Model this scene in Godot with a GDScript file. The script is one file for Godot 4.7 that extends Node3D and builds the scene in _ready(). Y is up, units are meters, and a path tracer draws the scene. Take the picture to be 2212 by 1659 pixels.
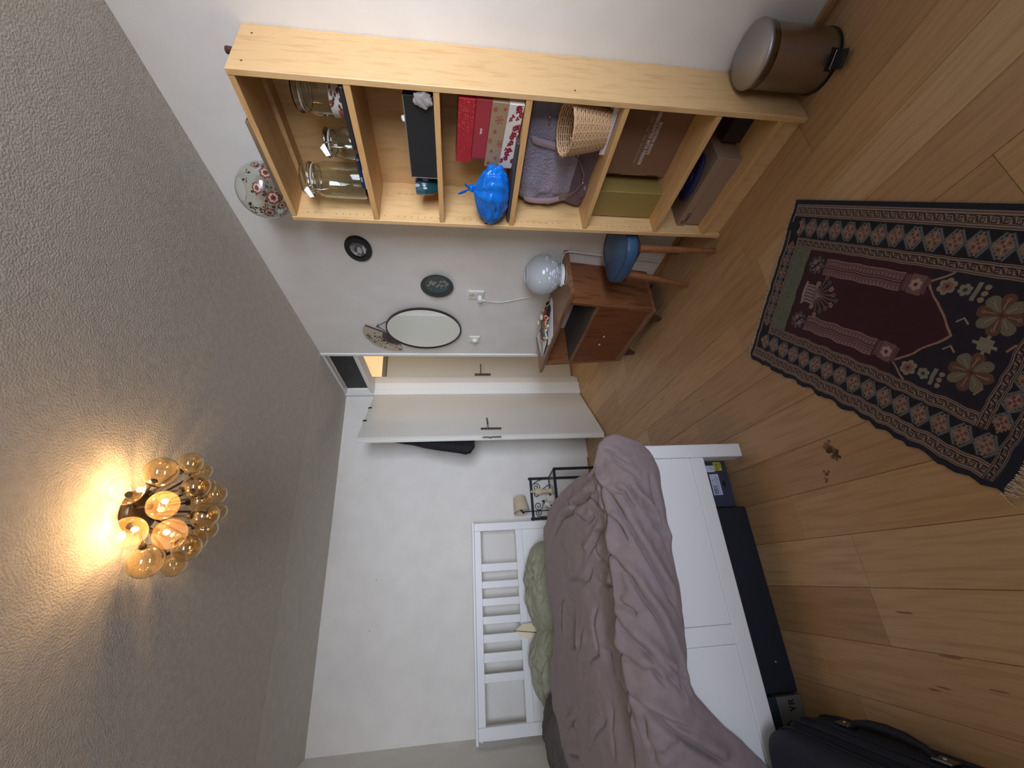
extends Node3D
# A bedroom photographed with the camera turned on its side. World: y up, camera looks towards -z.

const XR := 1.7524      # right wall
const XL := -1.115      # left wall
const ZB := -4.0465     # back wall
const ZF := 1.45        # window wall behind the camera
const H := 2.43         # ceiling

var org := {}
var names := {}
var mats := {}
var rng := RandomNumberGenerator.new()


# ---------------------------------------------------------------- mesh builder
class MB:
	var v := PackedVector3Array()
	var n := PackedVector3Array()
	var t := PackedVector2Array()

	func tri(a: Vector3, b: Vector3, c: Vector3, na: Vector3, nb: Vector3, nc: Vector3, ua := Vector2.ZERO, ub := Vector2.ZERO, uc := Vector2.ZERO) -> void:
		if (b - a).cross(c - a).dot(na + nb + nc) > 0.0:
			v.append_array([a, c, b]); n.append_array([na, nc, nb]); t.append_array([ua, uc, ub])
		else:
			v.append_array([a, b, c]); n.append_array([na, nb, nc]); t.append_array([ua, ub, uc])

	func quad(a: Vector3, b: Vector3, c: Vector3, d: Vector3, nn: Vector3, u0 := Vector2(0, 0), u1 := Vector2(1, 1)) -> MB:
		# a b c d run round the quad; texture: a top left, b top right, c bottom right, d bottom left
		var ua := u0; var ub := Vector2(u1.x, u0.y); var uc := u1; var ud := Vector2(u0.x, u1.y)
		tri(a, b, c, nn, nn, nn, ua, ub, uc)
		tri(a, c, d, nn, nn, nn, ua, uc, ud)
		return self

	func box(c: Vector3, s: Vector3, bv := 0.0015, bas := Basis()) -> MB:
		var h := s * 0.5
		bv = minf(bv, minf(h.x, minf(h.y, h.z)) * 0.6)
		for k in 3:
			var i := (k + 1) % 3
			var j := (k + 2) % 3
			for sg in [-1.0, 1.0]:
				var p := []
				for ab in [[-1, -1], [1, -1], [1, 1], [-1, 1]]:
					var q := Vector3.ZERO
					q[k] = sg * h[k]; q[i] = ab[0] * (h[i] - bv); q[j] = ab[1] * (h[j] - bv)
					p.append(c + bas * q)
				var nn := Vector3.ZERO
				nn[k] = sg
				quad(p[0], p[1], p[2], p[3], bas * nn)
			if bv <= 0.0:
				continue
			for si in [-1.0, 1.0]:
				for sj in [-1.0, 1.0]:
					var p := []
					for e in [[0, -1], [0, 1], [1, 1], [1, -1]]:
						var q := Vector3.ZERO
						q[i] = si * (h[i] - (bv if e[0] else 0.0)); q[j] = sj * (h[j] - (0.0 if e[0] else bv)); q[k] = e[1] * (h[k] - bv)
						p.append(c + bas * q)
					var nn := Vector3.ZERO
					nn[i] = si; nn[j] = sj
					quad(p[0], p[1], p[2], p[3], bas * nn.normalized())
		if bv > 0.0:
			for x in [-1.0, 1.0]:
				for y in [-1.0, 1.0]:
					for z in [-1.0, 1.0]:
						var nn := bas * Vector3(x, y, z).normalized()
						tri(c + bas * Vector3(x * h.x, y * (h.y - bv), z * (h.z - bv)), c + bas * Vector3(x * (h.x - bv), y * h.y, z * (h.z - bv)), c + bas * Vector3(x * (h.x - bv), y * (h.y - bv), z * h.z), nn, nn, nn)
		return self

	func bx(x0: float, x1: float, y0: float, y1: float, z0: float, z1: float, bv := 0.0015) -> MB:
		return box(Vector3(x0 + x1, y0 + y1, z0 + z1) * 0.5, Vector3(absf(x1 - x0), absf(y1 - y0), absf(z1 - z0)), bv)

	func tube(pts: Array, rad, seg := 8, closed := false) -> MB:
		var rows := []
		var m := pts.size()
		var side := Vector3.ZERO
		for k in m:
			var a: Vector3 = pts[(k - 1 + m) % m] if closed else pts[maxi(k - 1, 0)]
			var b: Vector3 = pts[(k + 1) % m] if closed else pts[mini(k + 1, m - 1)]
			var d := (b - a).normalized()
			if side == Vector3.ZERO:
				side = d.cross(Vector3.UP if absf(d.y) < 0.9 else Vector3.RIGHT).normalized()
			side = (side - d * side.dot(d)).normalized()
			var up := d.cross(side)
			var r: float = rad[k] if rad is Array else rad
			var row := []
			for s in seg + 1:
				var an := TAU * s / seg
				row.append([pts[k] + (side * cos(an) + up * sin(an)) * r, side * cos(an) + up * sin(an)])
			rows.append(row)
		if closed:
			rows.append(rows[0])
		for k in rows.size() - 1:
			for s in seg:
				var p00 = rows[k][s]; var p01 = rows[k][s + 1]; var p10 = rows[k + 1][s]; var p11 = rows[k + 1][s + 1]
				tri(p00[0], p01[0], p11[0], p00[1], p01[1], p11[1])
				tri(p00[0], p11[0], p10[0], p00[1], p11[1], p10[1])
		if not closed:
			for e in [0, rows.size() - 1]:
				var d: Vector3 = (pts[0] - pts[1]).normalized() if e == 0 else (pts[m - 1] - pts[m - 2]).normalized()
				for s in seg:
					tri(pts[0 if e == 0 else m - 1], rows[e][s][0], rows[e][s + 1][0], d, d, d)
		return self

	func lathe(prof: Array, xf := Transform3D(), seg := 28, a0 := 0.0, a1 := TAU) -> MB:
		# prof: Vector2(radius, height) from bottom to top on the outside
		var segn := []
		for i in prof.size() - 1:
			var d: Vector2 = prof[i + 1] - prof[i]
			segn.append(Vector2(d.y, -d.x).normalized())
		var vv := 0.0
		var total := 0.0
		for i in prof.size() - 1:
			total += prof[i].distance_to(prof[i + 1])
		for i in prof.size() - 1:
			var n0: Vector2 = segn[i]
			var n1: Vector2 = segn[i]
			if i > 0 and segn[i - 1].dot(segn[i]) > 0.6: n0 = (segn[i - 1] + segn[i]).normalized()
			if i < segn.size() - 1 and segn[i + 1].dot(segn[i]) > 0.6: n1 = (segn[i + 1] + segn[i]).normalized()
			var v1: float = vv + prof[i].distance_to(prof[i + 1]) / maxf(total, 1e-6)
			for s in seg:
				var q := []
				for e in [[i, s, n0, vv], [i, s + 1, n0, vv], [i + 1, s + 1, n1, v1], [i + 1, s, n1, v1]]:
					var an: float = a0 + (a1 - a0) * e[1] / seg
					var r: float = prof[e[0]].x
					q.append([xf * Vector3(cos(an) * r, prof[e[0]].y, sin(an) * r), (xf.basis * Vector3(cos(an) * e[2].x, e[2].y, sin(an) * e[2].x)).normalized(), Vector2(float(e[1]) / seg, 1.0 - e[3])])
				tri(q[0][0], q[1][0], q[2][0], q[0][1], q[1][1], q[2][1], q[0][2], q[1][2], q[2][2])
				tri(q[0][0], q[2][0], q[3][0], q[0][1], q[2][1], q[3][1], q[0][2], q[2][2], q[3][2])
			vv = v1
		return self

	func ball(c: Vector3, r: Vector3, bas := Basis(), seg := 18, rings := 10) -> MB:
		for i in rings:
			for s in seg:
				var q := []
				for e in [[i, s], [i, s + 1], [i + 1, s + 1], [i + 1, s]]:
					var th: float = PI * e[0] / rings
					var an: float = TAU * e[1] / seg
					var d := Vector3(sin(th) * cos(an), cos(th), sin(th) * sin(an))
					q.append([c + bas * (d * r), (bas * (d / r)).normalized(), Vector2(float(e[1]) / seg, float(e[0]) / rings)])
				tri(q[0][0], q[1][0], q[2][0], q[0][1], q[1][1], q[2][1], q[0][2], q[1][2], q[2][2])
				tri(q[0][0], q[2][0], q[3][0], q[0][1], q[2][1], q[3][1], q[0][2], q[2][2], q[3][2])
		return self

	func prism(poly: PackedVector2Array, xf: Transform3D, depth: float) -> MB:
		if Geometry2D.is_polygon_clockwise(poly):
			poly.reverse()
		var idx := Geometry2D.triangulate_polygon(poly)
		var bz := xf.basis.z.normalized()
		var lo := poly[0]; var hi := poly[0]
		for p in poly:
			lo = lo.min(p); hi = hi.max(p)
		var uvf := func(p: Vector2) -> Vector2: return Vector2((p.x - lo.x) / (hi.x - lo.x), 1.0 - (p.y - lo.y) / (hi.y - lo.y))
		for z in [0.0, depth]:
			var nn := -bz if z == 0.0 else bz
			if depth < 0.0: nn = -nn
			for k in range(0, idx.size(), 3):
				var a := poly[idx[k]]; var b := poly[idx[k + 1]]; var c := poly[idx[k + 2]]
				tri(xf * Vector3(a.x, a.y, z), xf * Vector3(b.x, b.y, z), xf * Vector3(c.x, c.y, z), nn, nn, nn, uvf.call(a), uvf.call(b), uvf.call(c))
		for k in poly.size():
			var a := poly[k]; var b := poly[(k + 1) % poly.size()]
			var nn := (xf.basis * Vector3(b.y - a.y, a.x - b.x, 0)).normalized()
			quad(xf * Vector3(a.x, a.y, 0), xf * Vector3(b.x, b.y, 0), xf * Vector3(b.x, b.y, depth), xf * Vector3(a.x, a.y, depth), nn)
		return self

	func grid(rows: Array, sg := 1.0, wrap := false) -> MB:
		# rows of points; normal = sg * (along row) x (across rows)
		var R := rows.size()
		var C: int = rows[0].size()
		var nr := []
		for i in R:
			var line := PackedVector3Array()
			for j in C:
				var a: Vector3 = rows[i][(j + 1) % C if wrap else mini(j + 1, C - 1)] - rows[i][(j - 1 + C) % C if wrap else maxi(j - 1, 0)]
				var b: Vector3 = rows[mini(i + 1, R - 1)][j] - rows[maxi(i - 1, 0)][j]
				var nn := a.cross(b) * sg
				line.append(nn.normalized() if nn.length() > 1e-12 else Vector3.UP)
			nr.append(line)
		for i in R - 1:
			for j in (C if wrap else C - 1):
				var k := (j + 1) % C
				var u0 := float(j) / (C - 1); var u1 := float(j + 1) / (C - 1); var w0 := float(i) / (R - 1); var w1 := float(i + 1) / (R - 1)
				tri(rows[i][j], rows[i][k], rows[i + 1][k], nr[i][j], nr[i][k], nr[i + 1][k], Vector2(u0, w0), Vector2(u1, w0), Vector2(u1, w1))
				tri(rows[i][j], rows[i + 1][k], rows[i + 1][j], nr[i][j], nr[i + 1][k], nr[i + 1][j], Vector2(u0, w0), Vector2(u1, w1), Vector2(u0, w1))
		return self

	func mesh(off := Vector3.ZERO) -> ArrayMesh:
		if off != Vector3.ZERO:
			for i in v.size():
				v[i] -= off
		var a := []
		a.resize(Mesh.ARRAY_MAX)
		a[Mesh.ARRAY_VERTEX] = v; a[Mesh.ARRAY_NORMAL] = n; a[Mesh.ARRAY_TEX_UV] = t
		var m := ArrayMesh.new()
		m.add_surface_from_arrays(Mesh.PRIMITIVE_TRIANGLES, a)
		return m


# ---------------------------------------------------------------- scene helpers
func V(x: float, y: float, z: float) -> Vector3:
	return Vector3(x, y, z)


func numbered(called: String) -> String:
	if not names.has(called):
		names[called] = 0
		return called
	names[called] += 1
	return "%s_%03d" % [called, names[called]]


func thing(called: String, label: String, category: String, at := Vector3.ZERO, group := "") -> Node3D:
	var o := Node3D.new()
	o.name = numbered(called)
	add_child(o)
	o.position = at
	org[o] = at
	o.set_meta("label", label)
	o.set_meta("category", category)
	if group: o.set_meta("group", group)
	return o


func setting(called: String) -> Node3D:
	var o := Node3D.new()
	o.name = called
	add_child(o)
	org[o] = Vector3.ZERO
	o.set_meta("kind", "structure")
	return o


func part(called: String, b: MB, m: Material, under: Node3D, label := "") -> MeshInstance3D:
	var o := MeshInstance3D.new()
	o.name = called
	org[o] = org[under]
	o.mesh = b.mesh(org[under])
	o.material_override = m
	o.cast_shadow = GeometryInstance3D.SHADOW_CASTING_SETTING_ON
	under.add_child(o, true)
	if label: o.set_meta("label", label)
	return o


func struct(called: String, b: MB, m: Material) -> MeshInstance3D:
	var o := MeshInstance3D.new()
	o.name = called
	o.mesh = b.mesh()
	o.material_override = m
	add_child(o, true)
	org[o] = Vector3.ZERO
	o.set_meta("kind", "structure")
	return o


func single(called: String, b: MB, m: Material, label: String, category: String, at := Vector3.ZERO, group := "") -> MeshInstance3D:
	var o := MeshInstance3D.new()
	o.name = numbered(called)
	o.mesh = b.mesh(at)
	o.material_override = m
	o.position = at
	org[o] = at
	add_child(o)
	o.set_meta("label", label)
	o.set_meta("category", category)
	if group: o.set_meta("group", group)
	return o


func lettering(words: String, height: float, xf: Transform3D, m: Material, under: Node3D, bold := false, stretch := 1.0) -> void:
	var f := SystemFont.new()
	f.font_names = PackedStringArray(["Droid Sans"])
	if bold: f.font_weight = 700
	var tm := TextMesh.new()
	tm.text = words
	tm.font = f
	tm.font_size = 64
	tm.pixel_size = height / 46.0
	tm.depth = 0.0006
	tm.curve_step = 4.0
	var o := MeshInstance3D.new()
	o.name = "lettering"
	o.mesh = tm
	o.material_override = m
	o.transform = Transform3D(xf.basis * Basis.from_scale(Vector3(stretch, 1, 1)), xf.origin - org[under])
	under.add_child(o, true)


func mat(c: Color, rough := 0.8, metal := 0.0, spec := 0.5) -> StandardMaterial3D:
	var key := "%s %s %s %s" % [c.to_html(), rough, metal, spec]
	if mats.has(key): return mats[key]
	var m := StandardMaterial3D.new()
	m.albedo_color = c
	m.roughness = rough
	m.metallic = metal
	m.metallic_specular = spec
	mats[key] = m
	return m


func C(r: int, g: int, b: int) -> Color:
	return Color8(r, g, b)


func noise_tex(freq: float, oct: int, seed_: int, ramp: Array = [], size := 512, kind := FastNoiseLite.TYPE_SIMPLEX_SMOOTH) -> NoiseTexture2D:
	var fn := FastNoiseLite.new()
	fn.noise_type = kind
	fn.seed = seed_
	fn.frequency = freq
	fn.fractal_octaves = oct
	var t := NoiseTexture2D.new()
	t.width = size
	t.height = size
	t.seamless = true
	t.noise = fn
	if ramp:
		var g := Gradient.new()
		g.offsets = PackedFloat32Array(ramp.map(func(e): return e[0]))
		g.colors = PackedColorArray(ramp.map(func(e): return e[1]))
		t.color_ramp = g
	return t


func tri_mat(tex: Texture2D, scale: Vector3, tint := Color.WHITE, rough := 0.5, world := true) -> StandardMaterial3D:
	var m := StandardMaterial3D.new()
	m.albedo_texture = tex
	m.albedo_color = tint
	m.roughness = rough
	m.uv1_triplanar = true
	m.uv1_world_triplanar = world
	m.uv1_scale = scale
	return m


func bumped(m: StandardMaterial3D, tex: Texture2D, cm: float) -> StandardMaterial3D:
	m.heightmap_enabled = true
	m.heightmap_texture = tex
	m.heightmap_scale = cm
	return m


func glass(alpha := 0.08, tint := Color.WHITE) -> StandardMaterial3D:
	var m := StandardMaterial3D.new()
	m.transparency = BaseMaterial3D.TRANSPARENCY_ALPHA
	m.albedo_color = Color(tint.r, tint.g, tint.b, alpha)
	m.roughness = 0.03
	return m


func solid_glass(tint := Color.WHITE) -> StandardMaterial3D:
	var m := StandardMaterial3D.new()
	m.albedo_color = Color(tint.r, tint.g, tint.b, 0.0)
	m.roughness = 0.02
	m.refraction_enabled = true
	m.refraction_scale = 0.05
	return m


func glow(c: Color, e: float) -> StandardMaterial3D:
	var m := StandardMaterial3D.new()
	m.albedo_color = c
	m.emission_enabled = true
	m.emission = c
	m.emission_energy_multiplier = e
	return m


func img_mat(im: Image, rough := 0.6, cut := false) -> StandardMaterial3D:
	var m := StandardMaterial3D.new()
	m.albedo_texture = ImageTexture.create_from_image(im)
	m.roughness = rough
	if cut:
		m.transparency = BaseMaterial3D.TRANSPARENCY_ALPHA_SCISSOR
		m.alpha_scissor_threshold = 0.5
	return m


# ---- small painter for printed surfaces
func canvas(w: int, h: int, c: Color) -> Image:
	var im := Image.create_empty(w, h, false, Image.FORMAT_RGBA8)
	im.fill(c)
	return im


func dot(im: Image, x: float, y: float, r: float, c: Color, ry := 0.0) -> void:
	if ry <= 0.0: ry = r
	for j in range(maxi(0, int(y - ry)), mini(im.get_height(), int(y + ry) + 2)):
		for i in range(maxi(0, int(x - r)), mini(im.get_width(), int(x + r) + 2)):
			if pow((i + 0.5 - x) / r, 2) + pow((j + 0.5 - y) / ry, 2) <= 1.0:
				im.set_pixel(i, j, c)


func stroke(im: Image, a: Vector2, b: Vector2, w: float, c: Color) -> void:
	var lo := a.min(b) - Vector2(w, w); var hi := a.max(b) + Vector2(w, w)
	for j in range(maxi(0, int(lo.y)), mini(im.get_height(), int(hi.y) + 1)):
		for i in range(maxi(0, int(lo.x)), mini(im.get_width(), int(hi.x) + 1)):
			var p := Vector2(i + 0.5, j + 0.5)
			if p.distance_to(Geometry2D.get_closest_point_to_segment(p, a, b)) <= w * 0.5:
				im.set_pixel(i, j, c)


func fillr(im: Image, x: float, y: float, w: float, h: float, c: Color) -> void:
	im.fill_rect(Rect2i(int(round(x)), int(round(y)), maxi(1, int(round(w))), maxi(1, int(round(h)))), c)


func flower(im: Image, x: float, y: float, r: float, petals: int, c: Color, eye: Color) -> void:
	for k in petals:
		var an := TAU * k / petals
		dot(im, x + cos(an) * r * 0.62, y + sin(an) * r * 0.62, r * 0.36, c)
	dot(im, x, y, r * 0.3, eye)


func cushion(c: Vector3, hs: Vector3, bas: Basis, seed_: int, puff := 0.55, crinkle := 0.012, corner := 0.10) -> MB:
	# a pillow: two bulging faces that meet in a seam
	var fn := FastNoiseLite.new()
	fn.seed = seed_
	fn.frequency = 5.0
	fn.fractal_octaves = 3
	var b := MB.new()
	var N := 40
	for side in [1.0, -1.0]:
		var rows := []
		for i in N + 1:
			var row := PackedVector3Array()
			for j in N + 1:
				var x := 2.0 * j / N - 1.0
				var z := 2.0 * i / N - 1.0
				var e := pow(maxf(0.0, (1.0 - pow(absf(x), 2.2)) * (1.0 - pow(absf(z), 2.2))), puff)
				var px := x * ((1.0 - corner * (1.0 - z * z) * 0.5) if corner > 0.0 else (1.0 + corner * pow(z, 4.0))) * hs.x
				var pz := z * ((1.0 - corner * (1.0 - x * x) * 0.5) if corner > 0.0 else (1.0 + corner * pow(x, 4.0))) * hs.z
				var ww := fn.get_noise_3d(px * 1.4, side * 3.0, pz * 1.4)
				var rid := 1.0 - absf(fn.get_noise_3d(px * 0.7 + 9.0, side * 7.0, pz * 1.9))
				var y: float = side * (e * hs.y + e * (ww * crinkle * 1.5 - pow(rid, 8.0) * crinkle))
				row.append(c + bas * Vector3(px, y, pz))
			rows.append(row)
		b.grid(rows, -side)
	return b


# ---------------------------------------------------------------- the scene
func _ready() -> void:
	rng.seed = 7
	var cam := Camera3D.new()
	cam.name = "camera"
	cam.transform = Transform3D(Basis(V(-0.060313, -0.991402, 0.116122), V(0.906662, -0.00575, 0.421819), V(-0.417524, 0.130725, 0.899213)).orthonormalized(), V(0, 1.3173, 0))
	cam.fov = 85.331
	cam.near = 0.03
	add_child(cam)
	cam.current = true

	var sky := ProceduralSkyMaterial.new()
	sky.sky_top_color = C(150, 180, 225)
	sky.sky_horizon_color = C(205, 218, 235)
	sky.ground_horizon_color = C(150, 150, 145)
	sky.ground_bottom_color = C(110, 108, 100)
	var env := Environment.new()
	env.background_mode = Environment.BG_SKY
	env.sky = Sky.new()
	env.sky.sky_material = sky
	env.background_energy_multiplier = 1.0
	env.tonemap_mode = Environment.TONE_MAPPER_LINEAR
	env.tonemap_exposure = 2.15
	env.sdfgi_enabled = true
	env.ssao_enabled = true
	env.ssil_enabled = true
	var we := WorldEnvironment.new()
	we.name = "environment"
	we.environment = env
	add_child(we)

	# daylight: the bright open sky low over the street, which reaches the room only through the window behind the camera
	var day := AreaLight3D.new()
	day.name = "daylight"
	day.area_size = Vector2(5.5, 2.5)
	day.light_color = C(224, 232, 252)
	day.light_energy = 76.0
	day.light_size = 1.0
	day.area_range = 20.0
	day.shadow_enabled = true
	add_child(day)
	day.position = V(-1.6, 1.85, 6.0)   # shines towards -z, a little to the right
	day.rotation.y = -0.28

	build_room()
	build_hall()
	build_ceiling_lamp()
	build_bed()
	build_duvet()
	build_bookcase()
	build_bookcase_things()
	build_desk()
	build_wall_things()
	build_stool()
	build_bin()
	build_rug()
	build_nightstand()
	build_under_bed()
	build_suitcase()
	build_coat()


func plaster(tint: Color, seed_: int) -> StandardMaterial3D:
	var m := tri_mat(noise_tex(0.01, 4, seed_, [[0.0, Color(0.965, 0.965, 0.96)], [1.0, Color.WHITE]]), V(0.7, 0.7, 0.7), tint, 0.85)
	return bumped(m, noise_tex(0.05, 3, seed_ + 1), 0.05)


func wood(light: Color, dark: Color, seed_: int, scale: Vector3, rough := 0.45, freq := 0.012) -> StandardMaterial3D:
	var mid := light.lerp(dark, 0.35)
	return tri_mat(noise_tex(freq, 5, seed_, [[0.0, dark], [0.35, mid], [0.55, light], [0.75, mid.lerp(light, 0.5)], [1.0, light]]), scale, Color.WHITE, rough)


func build_room() -> void:
	var white := plaster(C(240, 236, 227), 11)
	var paint := mat(C(240, 240, 234), 0.35)
	var trimwood := wood(C(188, 140, 92), C(140, 96, 58), 31, V(4, 4, 0.5))
	# floor: planks that run away from the camera
	var fl := struct("floor", MB.new().bx(XL - 0.1, 3.2, -0.14, -0.02, -4.4, ZF + 0.1, 0), mat(C(70, 52, 36)))
	var tones := []
	var grain := noise_tex(0.014, 5, 41, [[0.0, Color(0.90, 0.87, 0.83)], [0.4, Color(0.965, 0.955, 0.945)], [0.6, Color(1, 1, 1)], [1.0, Color(0.95, 0.935, 0.92)]])
	for c in [C(194, 157, 112), C(186, 148, 103), C(201, 165, 120), C(178, 140, 96), C(192, 152, 105), C(184, 146, 103)]:
		tones.append(tri_mat(grain, V(5.5, 5.5, 0.35), c, 0.40))
	var shapes := {}
	var x := XL
	var row := 0
	var edge := -0.104 - 0.163 * 7
	while edge < XR:
		var x0 := maxf(edge, XL)
		var x1 := minf(edge + 0.163, XR)
		if x1 - x0 > 0.012:
			var z: float = ZF - [0.3, 1.1, 0.65, 1.55, 0.9, 0.15][row % 6]
			var ends := [ZF]
			while z > ZB + 0.25:
				ends.append(z)
				z -= [1.45, 1.9, 1.25, 1.7, 2.1][(row * 3 + ends.size()) % 5]
			if absf(x0 + 0.267) < 0.01: ends = [ZF, -0.1, -1.357, -2.9]
			if absf(x0 - 0.059) < 0.01: ends = [ZF, 0.2, -1.553, -3.3]
			ends.append(ZB)
			for k in ends.size() - 1:
				var b := MB.new().bx(x0 + 0.0004, x1 - 0.0004, -0.02, 0.0, ends[k + 1] + 0.0004, ends[k] - 0.0004, 0.0014)
				part("plank", b, tones[rng.randi() % 6], fl)
		edge += 0.163
		row += 1
	for k in 9:
		part("plank", MB.new().bx(XR + 0.0004 + k * 0.163, minf(XR + 0.1626 + k * 0.163, 3.2), -0.02, 0.0, -4.30, -1.9, 0.0014), tones[(k * 5 + 1) % 6], fl)
	# wear marks burned into the planks: flat irregular stains with their own outline
	var stain := mat(C(120, 86, 52), 0.5)
	for s in [[0.350, -1.310, 0.030, 12], [0.330, -1.292, 0.028, 11], [0.312, -1.283, 0.022, 8], [0.264, -1.352, 0.018, 6], [0.246, -1.364, 0.016, 5]]:
		var b := MB.new()
		for k in s[3]:
			var px: float = s[0] + rng.randf_range(-1, 1) * s[2] * 0.7
			var pz: float = s[1] + rng.randf_range(-1, 1) * s[2] * 0.5
			var poly := PackedVector2Array()
			var rr: float = s[2] * rng.randf_range(0.16, 0.36)
			for q in 9:
				poly.append(Vector2(cos(TAU * q / 9), sin(TAU * q / 9)) * rr * rng.randf_range(0.6, 1.2))
			b.prism(poly, Transform3D(Basis(V(1, 0, 0), V(0, 0, 1), V(0, 1, 0)), V(px, 0.0001, pz)), 0.0005)
		part("stain", b, stain, fl)
	for s in [[-0.17, -1.27, 0.03], [-0.27, -1.18, 0.035], [-0.35, -1.24, 0.022], [-0.36, -1.27, 0.02], [-0.33, -1.1, 0.024], [0.98, -2.35, 0.03], [0.80, -1.95, 0.03], [1.25, -2.95, 0.02], [1.2, -2.75, 0.018], [0.95, -2.2, 0.014], [1.18, -0.62, 0.01]]:
		var poly := PackedVector2Array()
		for q in 10:
			poly.append(Vector2(cos(TAU * q / 10) * 0.12, sin(TAU * q / 10)) * s[2] * rng.randf_range(0.7, 1.2))
		part("knot", MB.new().prism(poly, Transform3D(Basis(V(1, 0, 0), V(0, 0, 1), V(0, 1, 0)), V(s[0], 0.0001, s[1])), 0.0004), mat(C(146, 108, 68), 0.5), fl)

	# walls
	struct("wall_back", MB.new().bx(XL - 0.12, XR + 0.12, -0.02, H + 0.1, ZB - 0.12, ZB, 0), white)
	struct("wall_left", MB.new().bx(XL - 0.12, XL, -0.02, H + 0.1, ZB, ZF + 0.12, 0), white)
	struct("wall_right", MB.new().bx(XR, XR + 0.12, -0.02, H + 0.1, -3.150, ZF + 0.12, 0), white)
	struct("wall_corner", MB.new().bx(XR, XR + 0.12, -0.02, H + 0.1, ZB, -4.028, 0), white)
	var fx0 := -1.00; var fx1 := 1.15; var fy0 := 1.08; var fy1 := 2.22
	var wf := MB.new()
	wf.bx(XL, fx0, -0.02, H + 0.1, ZF, ZF + 0.12, 0).bx(fx1, XR, -0.02, H + 0.1, ZF, ZF + 0.12, 0).bx(fx0, fx1, -0.02, fy0, ZF, ZF + 0.12, 0).bx(fx0, fx1, fy1, H + 0.1, ZF, ZF + 0.12, 0)
	struct("wall_front", wf, white)
	var win := setting("window_1")
	part("frame", MB.new().bx(fx0, fx0 + 0.05, fy0, fy1, ZF + 0.04, ZF + 0.1).bx(fx1 - 0.05, fx1, fy0, fy1, ZF + 0.04, ZF + 0.1).bx(fx0 + 0.05, fx1 - 0.05, fy0, fy0 + 0.05, ZF + 0.04, ZF + 0.1).bx(fx0 + 0.05, fx1 - 0.05, fy1 - 0.05, fy1, ZF + 0.04, ZF + 0.1).bx(0.13, 0.18, fy0 + 0.05, fy1 - 0.05, ZF + 0.04, ZF + 0.1), paint, win)
	part("pane", MB.new().bx(fx0 + 0.05, 0.13, fy0 + 0.05, fy1 - 0.05, ZF + 0.068, ZF + 0.072, 0), glass(0.05), win)
	part("pane", MB.new().bx(0.18, fx1 - 0.05, fy0 + 0.05, fy1 - 0.05, ZF + 0.068, ZF + 0.072, 0), glass(0.05), win)
	part("window_sill", MB.new().bx(fx0 - 0.04, fx1 + 0.04, fy0 - 0.03, fy0, ZF - 0.06, ZF + 0.04, 0.004), paint, win)

	# ceiling: coarse sprayed plaster, with a smoother strip of slab along the back wall
	var spray := tri_mat(noise_tex(0.02, 3, 5, [[0.0, Color(0.93, 0.93, 0.92)], [1.0, Color.WHITE]]), V(1, 1, 1), C(214, 206, 194), 0.95)
	bumped(spray, noise_tex(0.045, 3, 17, [], 1024), 0.22)
	spray.uv1_scale = V(2.2, 2.2, 2.2)
	struct("ceiling", MB.new().bx(XL - 0.12, XR + 0.12, H, H + 0.12, -3.094, ZF + 0.12, 0.003), spray)
	var smooth := tri_mat(noise_tex(0.02, 3, 6, [[0.0, Color(0.95, 0.95, 0.94)], [1.0, Color.WHITE]]), V(1, 1, 1), C(214, 207, 196), 0.9)
	bumped(smooth, noise_tex(0.04, 3, 19), 0.12)
	struct("ceiling_strip", MB.new().bx(XL - 0.12, XR + 0.12, H + 0.001, H + 0.12, ZB - 0.12, -3.098, 0.003), smooth)

	# thin wooden beading where the walls meet the floor
	struct("baseboard_right", MB.new().bx(XR - 0.016, XR, 0, 0.03, -3.15, ZF, 0.006), trimwood)
	struct("baseboard_back", MB.new().bx(XL, XR - 0.7, 0, 0.012, ZB, ZB + 0.012, 0.004), trimwood)
	# two nail holes on the back wall
	for p in [V(0.036, 2.012, ZB), V(-0.338, 2.037, ZB)]:
		single("nail", MB.new().lathe([Vector2(0.0035, 0.0), Vector2(0.0035, 0.003), Vector2(0, 0.004)], Transform3D(Basis(V(1, 0, 0), V(0, 0, 1), V(0, -1, 0)), p), 10), mat(C(90, 84, 76), 0.4, 0.6), "small dark nail in the white back wall, %s" % ("nearer the open door" if p.x > 0.0 else "above the middle of the headboard"), "nail", p, "nails in the back wall")

	# door frame in the right wall, next to the back corner
	var fr := setting("trim_1")
	part("jamb", MB.new().bx(XR - 0.010, XR + 0.13, 0, H, -3.186, -3.150, 0.003), paint, fr)
	part("strike_plate", MB.new().bx(XR + 0.01, XR + 0.035, 0.95, 1.13, -3.1905, -3.186, 0.001), mat(C(150, 146, 138), 0.4, 0.8), fr)
	part("jamb", MB.new().bx(XR - 0.010, XR + 0.05, 0, H, -4.028, -3.990, 0.003).bx(XR + 0.05, XR + 0.13, 0, H, -4.028, -4.004, 0.003), paint, fr)
	part("transom_bar", MB.new().bx(XR + 0.002, XR + 0.12, 2.150, 2.178, -3.990, -3.186, 0.003).bx(XR + 0.02, XR + 0.05, 2.178, 2.194, -3.99, -3.186, 0.002), paint, fr)
	part("head", MB.new().bx(XR + 0.002, XR + 0.12, H - 0.018, H, -3.990, -3.186, 0.002), paint, fr)
	part("pane", MB.new().bx(XR + 0.066, XR + 0.070, 2.178, H - 0.018, -3.990, -3.186, 0), glass(0.05), fr)
	# black paper stuck over the transom glass, a little crinkled, its lower far corner hanging loose
	var rows := []
	var fn := FastNoiseLite.new()
	fn.seed = 3; fn.frequency = 6.0
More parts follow.
